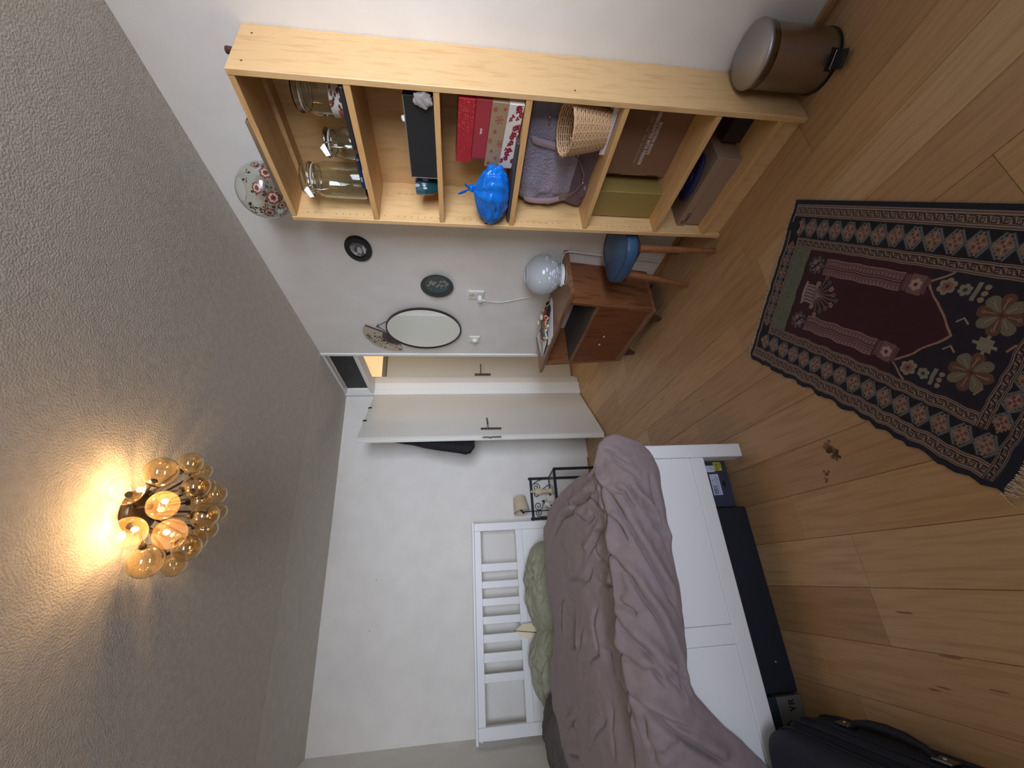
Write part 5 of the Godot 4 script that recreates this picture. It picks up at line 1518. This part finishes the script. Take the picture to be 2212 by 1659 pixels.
func build_rug() -> void:
	# drawn in millimetres across (a) and along (b) the rug, two per pixel side
	var W := 648.0; var L := 960.0; var k := 1.25
	var navy := C(24, 26, 38); var ink := C(24, 16, 20); var beige := C(140, 116, 100); var rose := C(128, 104, 86)
	var slate := C(72, 80, 84); var wine := C(58, 16, 24); var sage := C(100, 102, 82); var pinkc := C(112, 82, 80)
	var im := canvas(int(W * k), int(L * k), navy)
	var R := func(a0: float, b0: float, a1: float, b1: float, c: Color) -> void:
		fillr(im, minf(a0, a1) * k, minf(b0, b1) * k, absf(a1 - a0) * k, absf(b1 - b0) * k, c)
	var S := func(p: Vector2, q: Vector2, w: float, c: Color) -> void:
		stroke(im, p * k, q * k, w * k, c)
	R.call(16, 14, 632, 932, ink)
	# key-pattern stripes: [a0 b0 a1 b1] running along b or a
	var keyband := func(a0: float, b0: float, a1: float, b1: float, alongb: bool) -> void:
		R.call(a0, b0, a1, b1, beige)
		var w := (a1 - a0) if alongb else (b1 - b0)
		var n := int(((b1 - b0) if alongb else (a1 - a0)) / 26.0)
		for e in [0.10, 0.26, 0.74, 0.90]:
			if alongb: R.call(a0 + w * e - 0.8, b0, a0 + w * e + 0.8, b1, ink)
			else: R.call(a0, b0 + w * e - 0.8, a1, b0 + w * e + 0.8, ink)
		for i in n:
			for q in [[2, 0.34, 2, 0.66], [2, 0.34, 12, 0.34], [12, 0.34, 12, 0.58], [6, 0.58, 12, 0.58], [6, 0.48, 6, 0.58], [2, 0.70, 15, 0.70], [15, 0.70, 22, 0.34], [19, 0.66, 25, 0.34]]:
				var p0 := Vector2(a0 + w * q[1], b0 + i * 26.0 + q[0]) if alongb else Vector2(a0 + i * 26.0 + q[0], b0 + w * q[1])
				var p1 := Vector2(a0 + w * q[3], b0 + i * 26.0 + q[2]) if alongb else Vector2(a0 + i * 26.0 + q[2], b0 + w * q[3])
				S.call(p0, p1, 2.2, ink)
	var diamond := func(a: float, b: float, ra: float, rb: float) -> void:
		for i in 7:
			var t := (i - 3) / 3.5
			var ww := ra * (1.0 - absf(t)) + 4.0
			R.call(a - ww, b + t * rb - rb / 7.0, a + ww, b + t * rb + rb / 7.0, rose)
		S.call(Vector2(a - ra * 0.7, b), Vector2(a + ra * 0.7, b), 1.6, C(176, 140, 116))
		S.call(Vector2(a, b - rb * 0.7), Vector2(a, b + rb * 0.7), 1.6, C(176, 140, 116))
		for e in [[-1, -1], [1, -1], [-1, 1], [1, 1]]:
			R.call(a + e[0] * ra * 0.34 - 3, b + e[1] * rb * 0.30 - 3, a + e[0] * ra * 0.34 + 3, b + e[1] * rb * 0.30 + 3, C(104, 58, 58))
		R.call(a - 3, b - 3, a + 3, b + 3, C(120, 60, 58))
	var cross := func(a: float, b: float, ra: float, rb: float) -> void:
		for e in [[-1, -1], [1, 1], [-1, 1], [1, -1]]:
			S.call(Vector2(a, b), Vector2(a + e[0] * ra, b + e[1] * rb), 7.0, slate)
			S.call(Vector2(a, b), Vector2(a + e[0] * ra, b + e[1] * rb), 1.4, C(120, 128, 134))
	# long sides
	for s in [[590, 632], [16, 58]]: keyband.call(s[0], 16, s[1], 930, true)
	for s in [[481, 516], [132, 167]]: keyband.call(s[0], 70, s[1], 865, true)
	for s in [[553, 36], [95, 36]]:
		for i in 16:
			diamond.call(s[0], 62.0 + i * 55.0, 26.0, 25.0)
			cross.call(s[0], 89.0 + i * 55.0, 30.0, 20.0)
	# short sides
	for i in 7:
		diamond.call(178.0 + i * 50.0, 42.0, 19.0, 18.0)
		if i < 6: cross.call(203.0 + i * 50.0, 42.0, 13.0, 20.0)
	R.call(16, 14, 632, 20, beige)
	R.call(132, 64, 516, 70, beige)
	R.call(168, 72, 480, 146, sage)
	var lr := RandomNumberGenerator.new()
	lr.seed = 31
	for i in 700:
		var p := Vector2(lr.randf_range(170, 478), lr.randf_range(74, 144))
		R.call(p.x, p.y, p.x + 2.5, p.y + 2.5, [C(96, 98, 84), C(142, 142, 120), C(112, 108, 92)][i % 3])
	for i in 6: flower(im, (196 + i * 52) * k, 108 * k, 10 * k, 6, C(90, 92, 82), C(130, 128, 108))
	keyband.call(132, 843, 516, 870, false)
	keyband.call(16, 912, 632, 936, false)
	for i in 7:
		diamond.call(160.0 + i * 58.0, 891.0, 24.0, 19.0)
		if i < 6: cross.call(189.0 + i * 58.0, 891.0, 18.0, 19.0)
	# field: wine niche under a navy spandrel
	R.call(168, 150, 480, 843, wine)
	for b in range(590, 843, 1):
		var t := clampf((b - 590) / 118.0, 0.0, 1.0)
		# arch line rises from the column caps to the apex at b = 708
		if b < 708:
			R.call(168, b, lerpf(205, 324, t), b + 1, navy)
			R.call(lerpf(443, 324, t), b, 480, b + 1, navy)
		else:
			R.call(168, b, 480, b + 1, navy)
	for e in [[205, 443]]:
		S.call(Vector2(205, 590), Vector2(324, 706), 6, C(150, 116, 92)); S.call(Vector2(443, 590), Vector2(324, 706), 6, C(150, 116, 92))
		S.call(Vector2(205, 590), Vector2(170, 640), 6, C(150, 116, 92)); S.call(Vector2(443, 590), Vector2(478, 640), 6, C(150, 116, 92))
	for a in [226.0, 431.0]:
		R.call(a - 27, 232, a + 27, 520, pinkc)
		R.call(a - 4, 232, a + 4, 520, wine); R.call(a - 1, 232, a + 1, 520, C(168, 128, 124))
		for i in 22:
			for e in [-17, 14]:
				R.call(a + e - 6, 238.0 + i * 12.8, a + e + 7, 240.0 + i * 12.8, C(96, 58, 66)); R.call(a + e - 6, 243.0 + i * 12.8, a + e + 1, 245.0 + i * 12.8, C(170, 132, 128))
		for e in [-27, 26]: R.call(a + e, 232, a + e + 1.6, 520, C(176, 140, 134))
		R.call(a - 24, 522, a + 24, 540, pinkc); R.call(a - 28, 540, a + 28, 582, pinkc); R.call(a - 22, 582, a + 22, 594, pinkc)
		for b in [522, 528, 536, 582, 588, 593]: R.call(a - 25, b, a + 25, b + 2, C(76, 34, 42))
		flower(im, a * k, 561 * k, 18 * k, 6, C(170, 134, 126), C(80, 40, 46))
		for i in 8:
			var an := TAU * i / 8.0
			dot(im, (a + cos(an) * 25) * k, (196 + sin(an) * 26) * k, 8 * k, slate)
		dot(im, a * k, 196 * k, 21 * k, C(140, 104, 100)); S.call(Vector2(a - 20, 196), Vector2(a + 20, 196), 3, navy); S.call(Vector2(a, 176), Vector2(a, 216), 3, navy)
		S.call(Vector2(a - 14, 182), Vector2(a + 14, 210), 7, ink)
	# urn with flowers
	R.call(296, 178, 362, 236, C(136, 122, 108)); R.call(288, 176, 370, 186, C(150, 132, 116)); R.call(300, 226, 356, 240, C(110, 96, 90))
	for i in 5: R.call(304.0 + i * 12, 188, 308.0 + i * 12, 226, C(92, 62, 62))
	dot(im, 288 * k, 232 * k, 10 * k, C(136, 122, 110)); dot(im, 370 * k, 232 * k, 10 * k, C(136, 122, 110))
	for i in 9:
		var tip := Vector2(329 + (i - 4) * 17.0, 330.0 - absf(i - 4.0) * 18.0)
		S.call(Vector2(329, 240), tip, 3, C(132, 116, 104))
		flower(im, tip.x * k, tip.y * k, 10 * k, 5, [C(150, 126, 110), slate, pinkc][i % 3], C(90, 50, 50))
	# spandrel flowers
	for a in [250.0, 400.0]:
		for i in 8:
			var d := Vector2(cos(TAU * i / 8.0), sin(TAU * i / 8.0))
			var pc: Color = C(110, 104, 82) if i % 2 else C(98, 64, 50)
			var o2 := Vector2(a, 782)
			for q in 7: dot(im, (o2.x + d.x * (10 + q * 4.6)) * k, (o2.y + d.y * (10 + q * 4.6)) * k, (5.0 + q * 1.7) * k, pc)
			S.call(o2 + d * 14, o2 + d * 34, 2.0, C(150, 134, 104))
			dot(im, (a + d.x * 38) * k, (782 + d.y * 38) * k, 4 * k, C(146, 124, 98)); dot(im, (a + d.x * 38) * k, (782 + d.y * 38) * k, 2 * k, C(86, 46, 42))
		flower(im, a * k, 782 * k, 9 * k, 6, C(104, 56, 48), C(60, 34, 32))
	for a in [206.0, 442.0]:
		for q in 2: flower(im, a * k, 640 * k, (24 - q * 10) * k, 6, [C(136, 126, 104), C(132, 84, 74)][q], C(70, 40, 38))
		flower(im, a * k, 684 * k, 17 * k, 6, C(126, 126, 110), C(60, 50, 48)); R.call(a - 24, 704, a + 24, 714, C(122, 120, 104))
		for e in [-16, 0, 16]: dot(im, (a + e) * k, 728 * k, 7 * k, C(140, 120, 98))
	R.call(300, 780, 348, 788, C(136, 126, 104)); R.call(308, 768, 340, 800, C(128, 122, 104)); R.call(320, 756, 328, 812, C(136, 126, 104))
	for a in [286.0, 362.0]:
		S.call(Vector2(a, 700), Vector2(a + 12, 712), 5, C(150, 126, 100)); S.call(Vector2(a + 12, 712), Vector2(a + 2, 726), 5, C(150, 126, 100))
	for e in [[205, 815], [445, 815], [325, 832]]: S.call(Vector2(e[0], e[1]), Vector2(e[0] + 18, e[1] + 8), 6, C(140, 110, 84))
	# a dark repair patch in the far right border
	dot(im, 552 * k, 34 * k, 20 * k, C(22, 22, 30), 26 * k)

	var o := thing("rug", "worn oriental prayer rug with wine red niche and navy border on the plank floor", "rug", V(0.72, 0, -1.04))
	var tl := V(0.834, 0, -1.515)
	var u := V(0.652, 0, 0.758); var w := V(-0.758, 0, 0.652)
	var rm := img_mat(im, 0.95)
	rm.rim_enabled = true; rm.rim = 0.15
	var fn := FastNoiseLite.new()
	fn.seed = 44; fn.frequency = 8.0; fn.fractal_octaves = 3
	bumped(rm, noise_tex(0.35, 2, 45, [], 1024), 0.10)
	var NA := 44; var NB := 66
	var rows := []
	for i in NB + 1:
		var line := PackedVector3Array()
		for j in NA + 1:
			var a := 0.648 * j / NA; var b := 0.960 * i / NB
			var wob := fn.get_noise_2d(b * 2.0, 3.0) * 0.016 * (1.0 - float(j) / NA) * (1.0 if j == 0 else 0.6)
			var p := tl + u * (a + wob) + w * (b + fn.get_noise_2d(a * 2.0, 9.0) * 0.006)
			p.y = 0.0065 + fn.get_noise_2d(a, b) * 0.0012
			line.append(p)
		rows.append(line)
	part("pile", MB.new().grid(rows, 1.0 if u.cross(w).y > 0.0 else -1.0), rm, o)
	var bd := MB.new()
	for side in 4:
		var n := NB if side < 2 else NA
		for i in n:
			var p: Vector3; var q: Vector3
			if side < 2:
				p = rows[i][0 if side == 0 else NA]; q = rows[i + 1][0 if side == 0 else NA]
			else:
				p = rows[0 if side == 2 else NB][i]; q = rows[0 if side == 2 else NB][i + 1]
			bd.quad(p, q, V(q.x, 0.0002, q.z), V(p.x, 0.0002, p.z), [-u, u, -w, w][side])
	part("edge", bd, mat(C(24, 26, 44), 0.95), o)
	var fr := MB.new()
	for e in 2:
		var n := 190
		for i in n:
			var a := 0.648 * (i + 0.5) / n
			var s: Vector3 = tl + u * a + (w * 0.957 if e else w * 0.004) + V(0, 0.004, 0)
			var len := lr.randf_range(0.016, 0.030) * (1.5 if e else 1.0)
			var dir := (w if e else -w) + u * lr.randf_range(-0.5, 0.5)
			fr.tube([s, s + dir * len * 0.5 + V(0, 0.0015, 0), s + dir * len + u * lr.randf_range(-0.004, 0.004) - V(0, 0.0026, 0)], 0.0011, 4)
	for i in 12:
		var b := lr.randf_range(0.06, 0.6)
		var s := tl + w * b + V(0, 0.004, 0)
		fr.tube([s, s - u * 0.008 + w * lr.randf_range(-0.012, 0.012), s - u * 0.013 + w * lr.randf_range(-0.02, 0.02) - V(0, 0.003, 0)], 0.001, 4)
	var frp := part("fringe", fr, mat(C(214, 196, 172), 0.9), o)
	frp.set_meta("kind", "stuff")


func build_nightstand() -> void:
	var iron := mat(C(24, 26, 28), 0.45, 0.3)
	var o := thing("nightstand", "black iron side table with a glass top and scrollwork rail beside the bed", "side table", V(0.66, 0, -3.88))
	var zb := -4.000; var zf := -3.752
	var bar := func(a: Vector3, b: Vector3, w: float) -> MB:
		var d := b - a
		var s := V(maxf(absf(d.x), w), maxf(absf(d.y), w), maxf(absf(d.z), w))
		return MB.new().box((a + b) * 0.5, s, 0.0015)
	for x in [0.470, 0.842]:
		part("rear_post", bar.call(V(x, 0.0, zb), V(x, 0.640, zb), 0.021), iron, o)
		part("front_post", bar.call(V(x + 0.032, 0.0, zf), V(x + 0.032, 0.443, zf), 0.022), iron, o)
		part("side_bar", MB.new().tube([V(x, 0.434, zb), V(x + 0.032, 0.434, zf)], 0.0105, 6), iron, o)
		part("side_bar", MB.new().tube([V(x, 0.03, zb), V(x + 0.032, 0.03, zf)], 0.0105, 6), iron, o)
	part("top_rail", bar.call(V(0.455, 0.618, zb), V(0.852, 0.618, zb), 0.022), iron, o)
	part("table_rail", bar.call(V(0.470, 0.434, zb), V(0.842, 0.434, zb), 0.018), iron, o)
	part("table_rail", bar.call(V(0.502, 0.436, zf), V(0.874, 0.436, zf), 0.022), iron, o)
	part("glass_top", MB.new().prism(PackedVector2Array([Vector2(0.478, zb + 0.008), Vector2(0.834, zb + 0.008), Vector2(0.866, zf - 0.008), Vector2(0.510, zf - 0.008)]), Transform3D(Basis(V(1, 0, 0), V(0, 0, 1), V(0, 1, 0)), V(0, 0.434, 0)), 0.006), glass(0.14, C(220, 230, 228)), o)
	var spiral := func(c: Vector3, r0: float, turns: float, a0: float, dirn: float, tail: Array) -> MB:
		var pts := []
		for k in 40:
			var t := k / 39.0
			var r := lerpf(r0 * 0.14, r0, t)
			var an := a0 - dirn * TAU * turns * (1.0 - t)
			pts.append(c + V(cos(an) * r, sin(an) * r, 0))
		for p in tail: pts.append(p)
		return MB.new().tube(pts, 0.0034, 6)
	part("scroll", spiral.call(V(0.757, 0.566, zb), 0.042, 1.6, 0.9, 1.0, [V(0.808, 0.575, zb), V(0.836, 0.50, zb), V(0.838, 0.442, zb)]), iron, o)
	part("scroll", spiral.call(V(0.585, 0.560, zb), 0.040, 1.6, PI * 1.4, 1.0, [V(0.60, 0.515, zb), V(0.64, 0.47, zb), V(0.65, 0.442, zb)]), iron, o)
	part("scroll", spiral.call(V(0.523, 0.556, zb), 0.034, 1.6, PI * 0.9, 1.0, [V(0.486, 0.53, zb), V(0.49, 0.48, zb), V(0.53, 0.445, zb)]), iron, o)
	part("scroll", spiral.call(V(0.690, 0.566, zb), 0.034, 1.3, PI * 1.6, -1.0, [V(0.70, 0.525, zb), V(0.745, 0.50, zb), V(0.78, 0.445, zb)]), iron, o)
	# figurine
	var f := V(0.706, 0.440, -3.925)
	var fg := thing("figurine", "slender cream carved figurine standing on the glass nightstand", "figurine", f)
	part("figure", MB.new().lathe([Vector2(0.001, 0.0), Vector2(0.024, 0.0), Vector2(0.025, 0.012), Vector2(0.019, 0.020), Vector2(0.016, 0.030), Vector2(0.022, 0.045), Vector2(0.021, 0.070), Vector2(0.023, 0.105), Vector2(0.026, 0.130), Vector2(0.024, 0.150), Vector2(0.013, 0.163), Vector2(0.009, 0.172)], Transform3D(Basis(), f), 20).ball(f + V(0, 0.185, 0), V(0.012, 0.016, 0.012), Basis(), 14, 9).tube([f + V(0.02, 0.145, 0.012), f + V(0.016, 0.105, 0.026), f + V(-0.004, 0.100, 0.028)], [0.008, 0.007, 0.006], 8).tube([f + V(-0.022, 0.145, 0.010), f + V(-0.022, 0.110, 0.020), f + V(-0.004, 0.092, 0.027)], [0.008, 0.007, 0.006], 8), bumped(mat(C(222, 204, 170), 0.55), noise_tex(0.1, 2, 401), 0.12), fg)
	# reading lamp: iron stem, tilted fabric shade
	var linen := bumped(mat(C(214, 200, 172), 0.9), noise_tex(0.12, 3, 402), 0.08)
	linen.backlight_enabled = true; linen.backlight = C(120, 110, 90)
	var sock := V(0.521, 0.735, -3.885)
	var rl := thing("reading_lamp", "reading lamp with black stem and beige fabric shade tipped sideways beside the headboard", "lamp", V(0.525, 0.440, -3.885))
	part("stem", MB.new().tube([V(0.526, 0.445, -3.885), V(0.524, 0.60, -3.885), sock], 0.0045, 8), iron, rl)
	part("base", MB.new().lathe([Vector2(0.001, 0), Vector2(0.055, 0), Vector2(0.052, 0.010), Vector2(0.012, 0.016), Vector2(0.001, 0.016)], Transform3D(Basis(), V(0.526, 0.440, -3.875)), 28), iron, rl)
	part("socket", MB.new().tube([sock, sock + V(0.022, 0.016, 0.004), sock + V(0.05, 0.010, 0.004)], [0.007, 0.012, 0.010], 10).tube([sock + V(-0.004, 0.0, 0.006), sock + V(-0.014, -0.014, 0.012)], 0.006, 8), iron, rl)
	var ax := V(-0.972, -0.09, 0.22).normalized()
	var up := V(0, 1, 0)
	var zx := ax.cross(up).normalized()
	var sb := Basis(zx.cross(ax).normalized(), ax, zx)
	part("lamp_shade", MB.new().lathe([Vector2(0.056, 0.0), Vector2(0.073, 0.138)], Transform3D(sb, V(0.652, 0.752, -3.905)), 40).lathe([Vector2(0.0715, 0.138), Vector2(0.0545, 0.001)], Transform3D(sb, V(0.652, 0.752, -3.905)), 40).lathe([Vector2(0.0705, 0.136), Vector2(0.074, 0.139)], Transform3D(sb, V(0.652, 0.752, -3.905)), 40), linen, rl)
	var sp := thing("paper_lamp", "small white folded paper lamp half hidden behind the duvet on the nightstand", "lamp", V(0.595, 0.440, -3.84))
	var paper := mat(C(236, 234, 226), 0.8)
	part("shade", MB.new().prism(PackedVector2Array([Vector2(0.0, 0.0), Vector2(0.075, 0.0), Vector2(0.062, 0.070), Vector2(0.018, 0.062)]), Transform3D(Basis(V(0, 1, 0), 0.5), V(0.560, 0.446, -3.83)), 0.05), paper, sp)
	part("shade", MB.new().prism(PackedVector2Array([Vector2(-0.028, 0.02), Vector2(0.018, 0.052), Vector2(0.028, 0.080), Vector2(-0.004, 0.088)]), Transform3D(Basis(V(0, 1, 0), -0.4), V(0.568, 0.452, -3.82)), 0.012), paper, sp)
	part("socket", MB.new().tube([V(0.598, 0.530, -3.845), V(0.606, 0.552, -3.85)], [0.012, 0.007], 10), iron, sp)


func build_under_bed() -> void:
	# grey drawer-like box with stickers, right behind the footboard post
	var gb := thing("grey_box", "flat dark grey box with a yellow sticker and white barcode labels under the bed", "box", V(0.346, 0, -2.10))
	part("body", MB.new().bx(0.236, 0.456, 0.001, 0.182, -2.35, -1.905, 0.002), mat(C(52, 60, 76), 0.7), gb)
	part("finger_hole", MB.new().lathe([Vector2(0.020, 0.0), Vector2(0.020, 0.0008), Vector2(0.0, 0.0008)], Transform3D(Basis(V(1, 0, 0), V(0, 0, 1), V(0, -1, 0)), V(0.345, 0.045, -1.9052)), 20, 0.6, 2.6), mat(C(14, 16, 22), 0.8), gb)
	var lr := RandomNumberGenerator.new()
	lr.seed = 9
	var sticker := func(w: int, h: int, c: Color, bars: Array, mk: Color) -> Image:
		var im := canvas(w, h, c)
		for b in bars: fillr(im, b[0], b[1], b[2], b[3], mk)
		return im
	var front := func(called: String, x0: float, x1: float, y0: float, y1: float, im: Image, lab: String) -> void:
		part(called, MB.new().quad(V(x0, y1, -1.9044), V(x1, y1, -1.9044), V(x1, y0, -1.9044), V(x0, y0, -1.9044), V(0, 0, 1)), img_mat(im, 0.6), gb, lab)
	var bars := []
	var x := 6.0
	while x < 58.0:
		var w := lr.randf_range(1, 4)
		bars.append([x, 6, w, 26]); x += w + lr.randf_range(1, 3)
	for k in 12: bars.append([lr.randf_range(62, 112), 6 + (k % 4) * 8, lr.randf_range(4, 12), 3])
	for k in 8: bars.append([6 + k * 13, 38, 8, 4])
	front.call("white_label", 0.292, 0.392, 0.054, 0.100, sticker.call(120, 52, C(206, 210, 232), bars, C(88, 92, 116)), "white barcode label")
	front.call("white_label", 0.402, 0.434, 0.065, 0.108, sticker.call(40, 52, C(204, 208, 228), [[16, 26, 18, 3], [16, 32, 20, 3], [16, 38, 14, 3]], C(150, 154, 176)), "small blank white label")
	var yb := []
	x = 5.0
	while x < 52.0:
		var w := lr.randf_range(1.5, 4)
		yb.append([x, 6, w, 16]); x += w + lr.randf_range(1, 2.5)
	yb.append([20, 26, 36, 4])
	front.call("yellow_label", 0.408, 0.450, 0.026, 0.066, sticker.call(60, 34, C(206, 200, 76), yb, C(110, 104, 30)), "yellow barcode label")
	# long black fabric storage box
	var nb := thing("black_storage_box", "long low black fabric storage box sticking out from under the footboard", "box", V(-0.14, 0, -2.05))
	var cloth := bumped(mat(C(24, 28, 38), 0.8), noise_tex(0.2, 2, 501), 0.04)
	part("body", MB.new().bx(-0.478, 0.226, 0.0, 0.150, -2.35, -1.842, 0.006), cloth, nb)
	part("lid", MB.new().bx(-0.482, 0.230, 0.150, 0.170, -2.354, -1.838, 0.008), cloth, nb)
	part("press_stud", MB.new().ball(V(-0.375, 0.062, -1.8405), V(0.005, 0.005, 0.003), Basis(), 10, 6), mat(C(170, 172, 176), 0.25, 1.0), nb)
	var rb := thing("lettered_box", "grey carton with dark block lettering standing under the bed by the suitcase", "box", V(-0.60, 0, -1.95))
	part("body", MB.new().bx(-0.72, -0.487, 0.001, 0.105, -2.20, -1.838, 0.002), mat(C(112, 110, 106), 0.8), rb)
	part("dark_end", MB.new().bx(-0.722, -0.485, 0.105, 0.165, -2.20, -1.836, 0.002), mat(C(34, 48, 56), 0.8), rb)
	lettering("YR", 0.026, Transform3D(Basis(), V(-0.516, 0.046, -1.8375)), mat(C(30, 30, 34), 0.8), rb, true, 0.9)


func build_suitcase() -> void:
	var o := thing("suitcase", "dark navy fabric suitcase lying flat on the floor in front of the bed", "suitcase", V(-0.72, 0, -1.30))
	var cloth := bumped(mat(C(26, 32, 48), 0.75), noise_tex(0.25, 2, 601), 0.05)
	var dark := mat(C(16, 19, 28), 0.7)
	var shell := func(x1: float, z0: float, y0: float, y1: float, round_: float) -> MB:
		# rounded slab: right side at x1, far end at z0
		var rows := []
		var prof := [[0.0, y0 + 0.012], [0.012, y0 + 0.003]]
		prof = []
		for k in 7: prof.append([0.03 * (1.0 - sin(k / 6.0 * PI * 0.5)), y0 + 0.03 * (1.0 - cos(k / 6.0 * PI * 0.5))])
		for k in 9: prof.append([round_ * (1.0 - cos(k / 8.0 * PI * 0.5)), y1 - round_ + round_ * sin(k / 8.0 * PI * 0.5)])
		prof.push_front([0.06, y0]); prof.push_front([0.22, y0]); prof.append([0.13, y1 + 0.004]); prof.append([0.22, y1 + 0.006])
		for e in prof:
			var line := PackedVector3Array()
			for k in 96:
				var an := TAU * k / 96.0
				var ex := 0.22
				var hx: float = 0.235 - e[0]; var hz: float = 0.335 - e[0]
				line.append(V(x1 - 0.235 + signf(cos(an)) * pow(absf(cos(an)), ex) * hx, e[1], z0 + 0.335 + signf(sin(an)) * pow(absf(sin(an)), ex) * hz))
			rows.append(line)
		return MB.new().grid(rows, -1.0, true)
	part("lower_shell", shell.call(-0.502, -1.715, 0.0, 0.175, 0.03), cloth, o)
	part("upper_shell", shell.call(-0.522, -1.712, 0.172, 0.292, 0.055), cloth, o)
	for e in [[-0.504, 0.055], [-0.504, 0.128], [-0.506, 0.176], [-0.524, 0.205]]:
		var ring := []
		for k in 96:
			var an := TAU * k / 96.0
			ring.append(V(-0.737 + signf(cos(an)) * pow(absf(cos(an)), 0.22) * (e[0] + 0.737 + 0.0035), e[1], -1.380 + signf(sin(an)) * pow(absf(sin(an)), 0.22) * 0.3365))
		part("piping", MB.new().tube(ring, 0.0042, 7, true), dark, o)
	# side handle
	part("handle", MB.new().tube([V(-0.500, 0.086, -1.515), V(-0.484, 0.086, -1.492), V(-0.474, 0.087, -1.44), V(-0.471, 0.088, -1.385), V(-0.474, 0.087, -1.33), V(-0.484, 0.086, -1.278), V(-0.500, 0.086, -1.255)], [0.009, 0.010, 0.013, 0.014, 0.013, 0.010, 0.009], 12), dark, o)
	for z in [-1.540, -1.232]:
		part("buckle", MB.new().bx(-0.502, -0.492, 0.070, 0.104, z - 0.026, z + 0.026, 0.004), mat(C(120, 116, 114), 0.3, 1.0), o)
		part("rivet", MB.new().ball(V(-0.491, 0.087, z), V(0.004, 0.006, 0.006), Basis(), 10, 6), mat(C(200, 196, 190), 0.2, 1.0), o)
	part("corner_guard", MB.new().box(V(-0.560, 0.205, -1.702), V(0.055, 0.030, 0.028), 0.010, Basis(V(0, 1, 0), -0.5)), dark, o)


func build_coat() -> void:
	var black := bumped(tri_mat(noise_tex(0.03, 3, 701, [[0.0, Color(0.8, 0.8, 0.8)], [1.0, Color.WHITE]]), V(3, 3, 3), C(30, 27, 30), 0.85), noise_tex(0.1, 3, 702), 0.1)
	var fn := FastNoiseLite.new()
	fn.seed = 70; fn.frequency = 5.0
	var rows := []
	var d := V(-0.7523, 0, 0.6588); var f := V(0.6588, 0, 0.7523)
	var hinge := V(1.7496, 0, -4.002)
	# outline along the door (distance from the hinge) at each height: inner edge, outer edge, thickness
	for e in [[2.085, 0.54, 0.58, 0.03], [2.02, 0.46, 0.64, 0.07], [1.90, 0.42, 0.69, 0.10], [1.72, 0.38, 0.745, 0.12], [1.60, 0.36, 0.805, 0.12], [1.45, 0.35, 0.862, 0.12], [1.32, 0.35, 0.905, 0.115], [1.25, 0.35, 0.940, 0.11], [1.205, 0.36, 0.938, 0.09], [1.17, 0.40, 0.885, 0.06]]:
		var line := PackedVector3Array()
		for k in 64:
			var an := TAU * k / 64.0
			var m: float = (e[1] + e[2]) * 0.5; var r: float = (e[2] - e[1]) * 0.5
			var s := signf(cos(an)) * pow(absf(cos(an)), 0.7)
			var t := signf(sin(an)) * pow(absf(sin(an)), 0.7)
			var fold: float = fn.get_noise_2d(an * 6.0, e[0] * 0.8) * 0.02
			line.append(hinge + V(0, e[0], 0) + d * (m + s * r + fold * 0.4) - f * (0.056 + e[3] * 0.5 - t * (e[3] * 0.5 + fold * 0.3)))
		rows.append(line)
	var o := thing("coat", "black coat hanging behind the open door, its hem showing past the door edge", "coat", hinge + d * 0.6 - f * 0.1 + V(0, 1.15, 0))
	part("body", MB.new().grid(rows, 1.0, true), black, o)
	var sl := []
	for k in 9:
		var u := k / 8.0
		sl.append(hinge + d * lerpf(0.68, 0.83, u) - f * (0.085 + 0.03 * u) + V(0, lerpf(1.92, 1.30, u), 0))
	part("sleeve", MB.new().tube(sl, [0.045, 0.05, 0.052, 0.05, 0.048, 0.046, 0.044, 0.042, 0.040], 16), black, o)
	part("hanging_loop", MB.new().tube([hinge + d * 0.555 - f * 0.06 + V(0, 2.07, 0), hinge + d * 0.55 - f * 0.052 + V(0, 2.10, 0), hinge + d * 0.545 - f * 0.06 + V(0, 2.07, 0)], 0.004, 6), black, o)
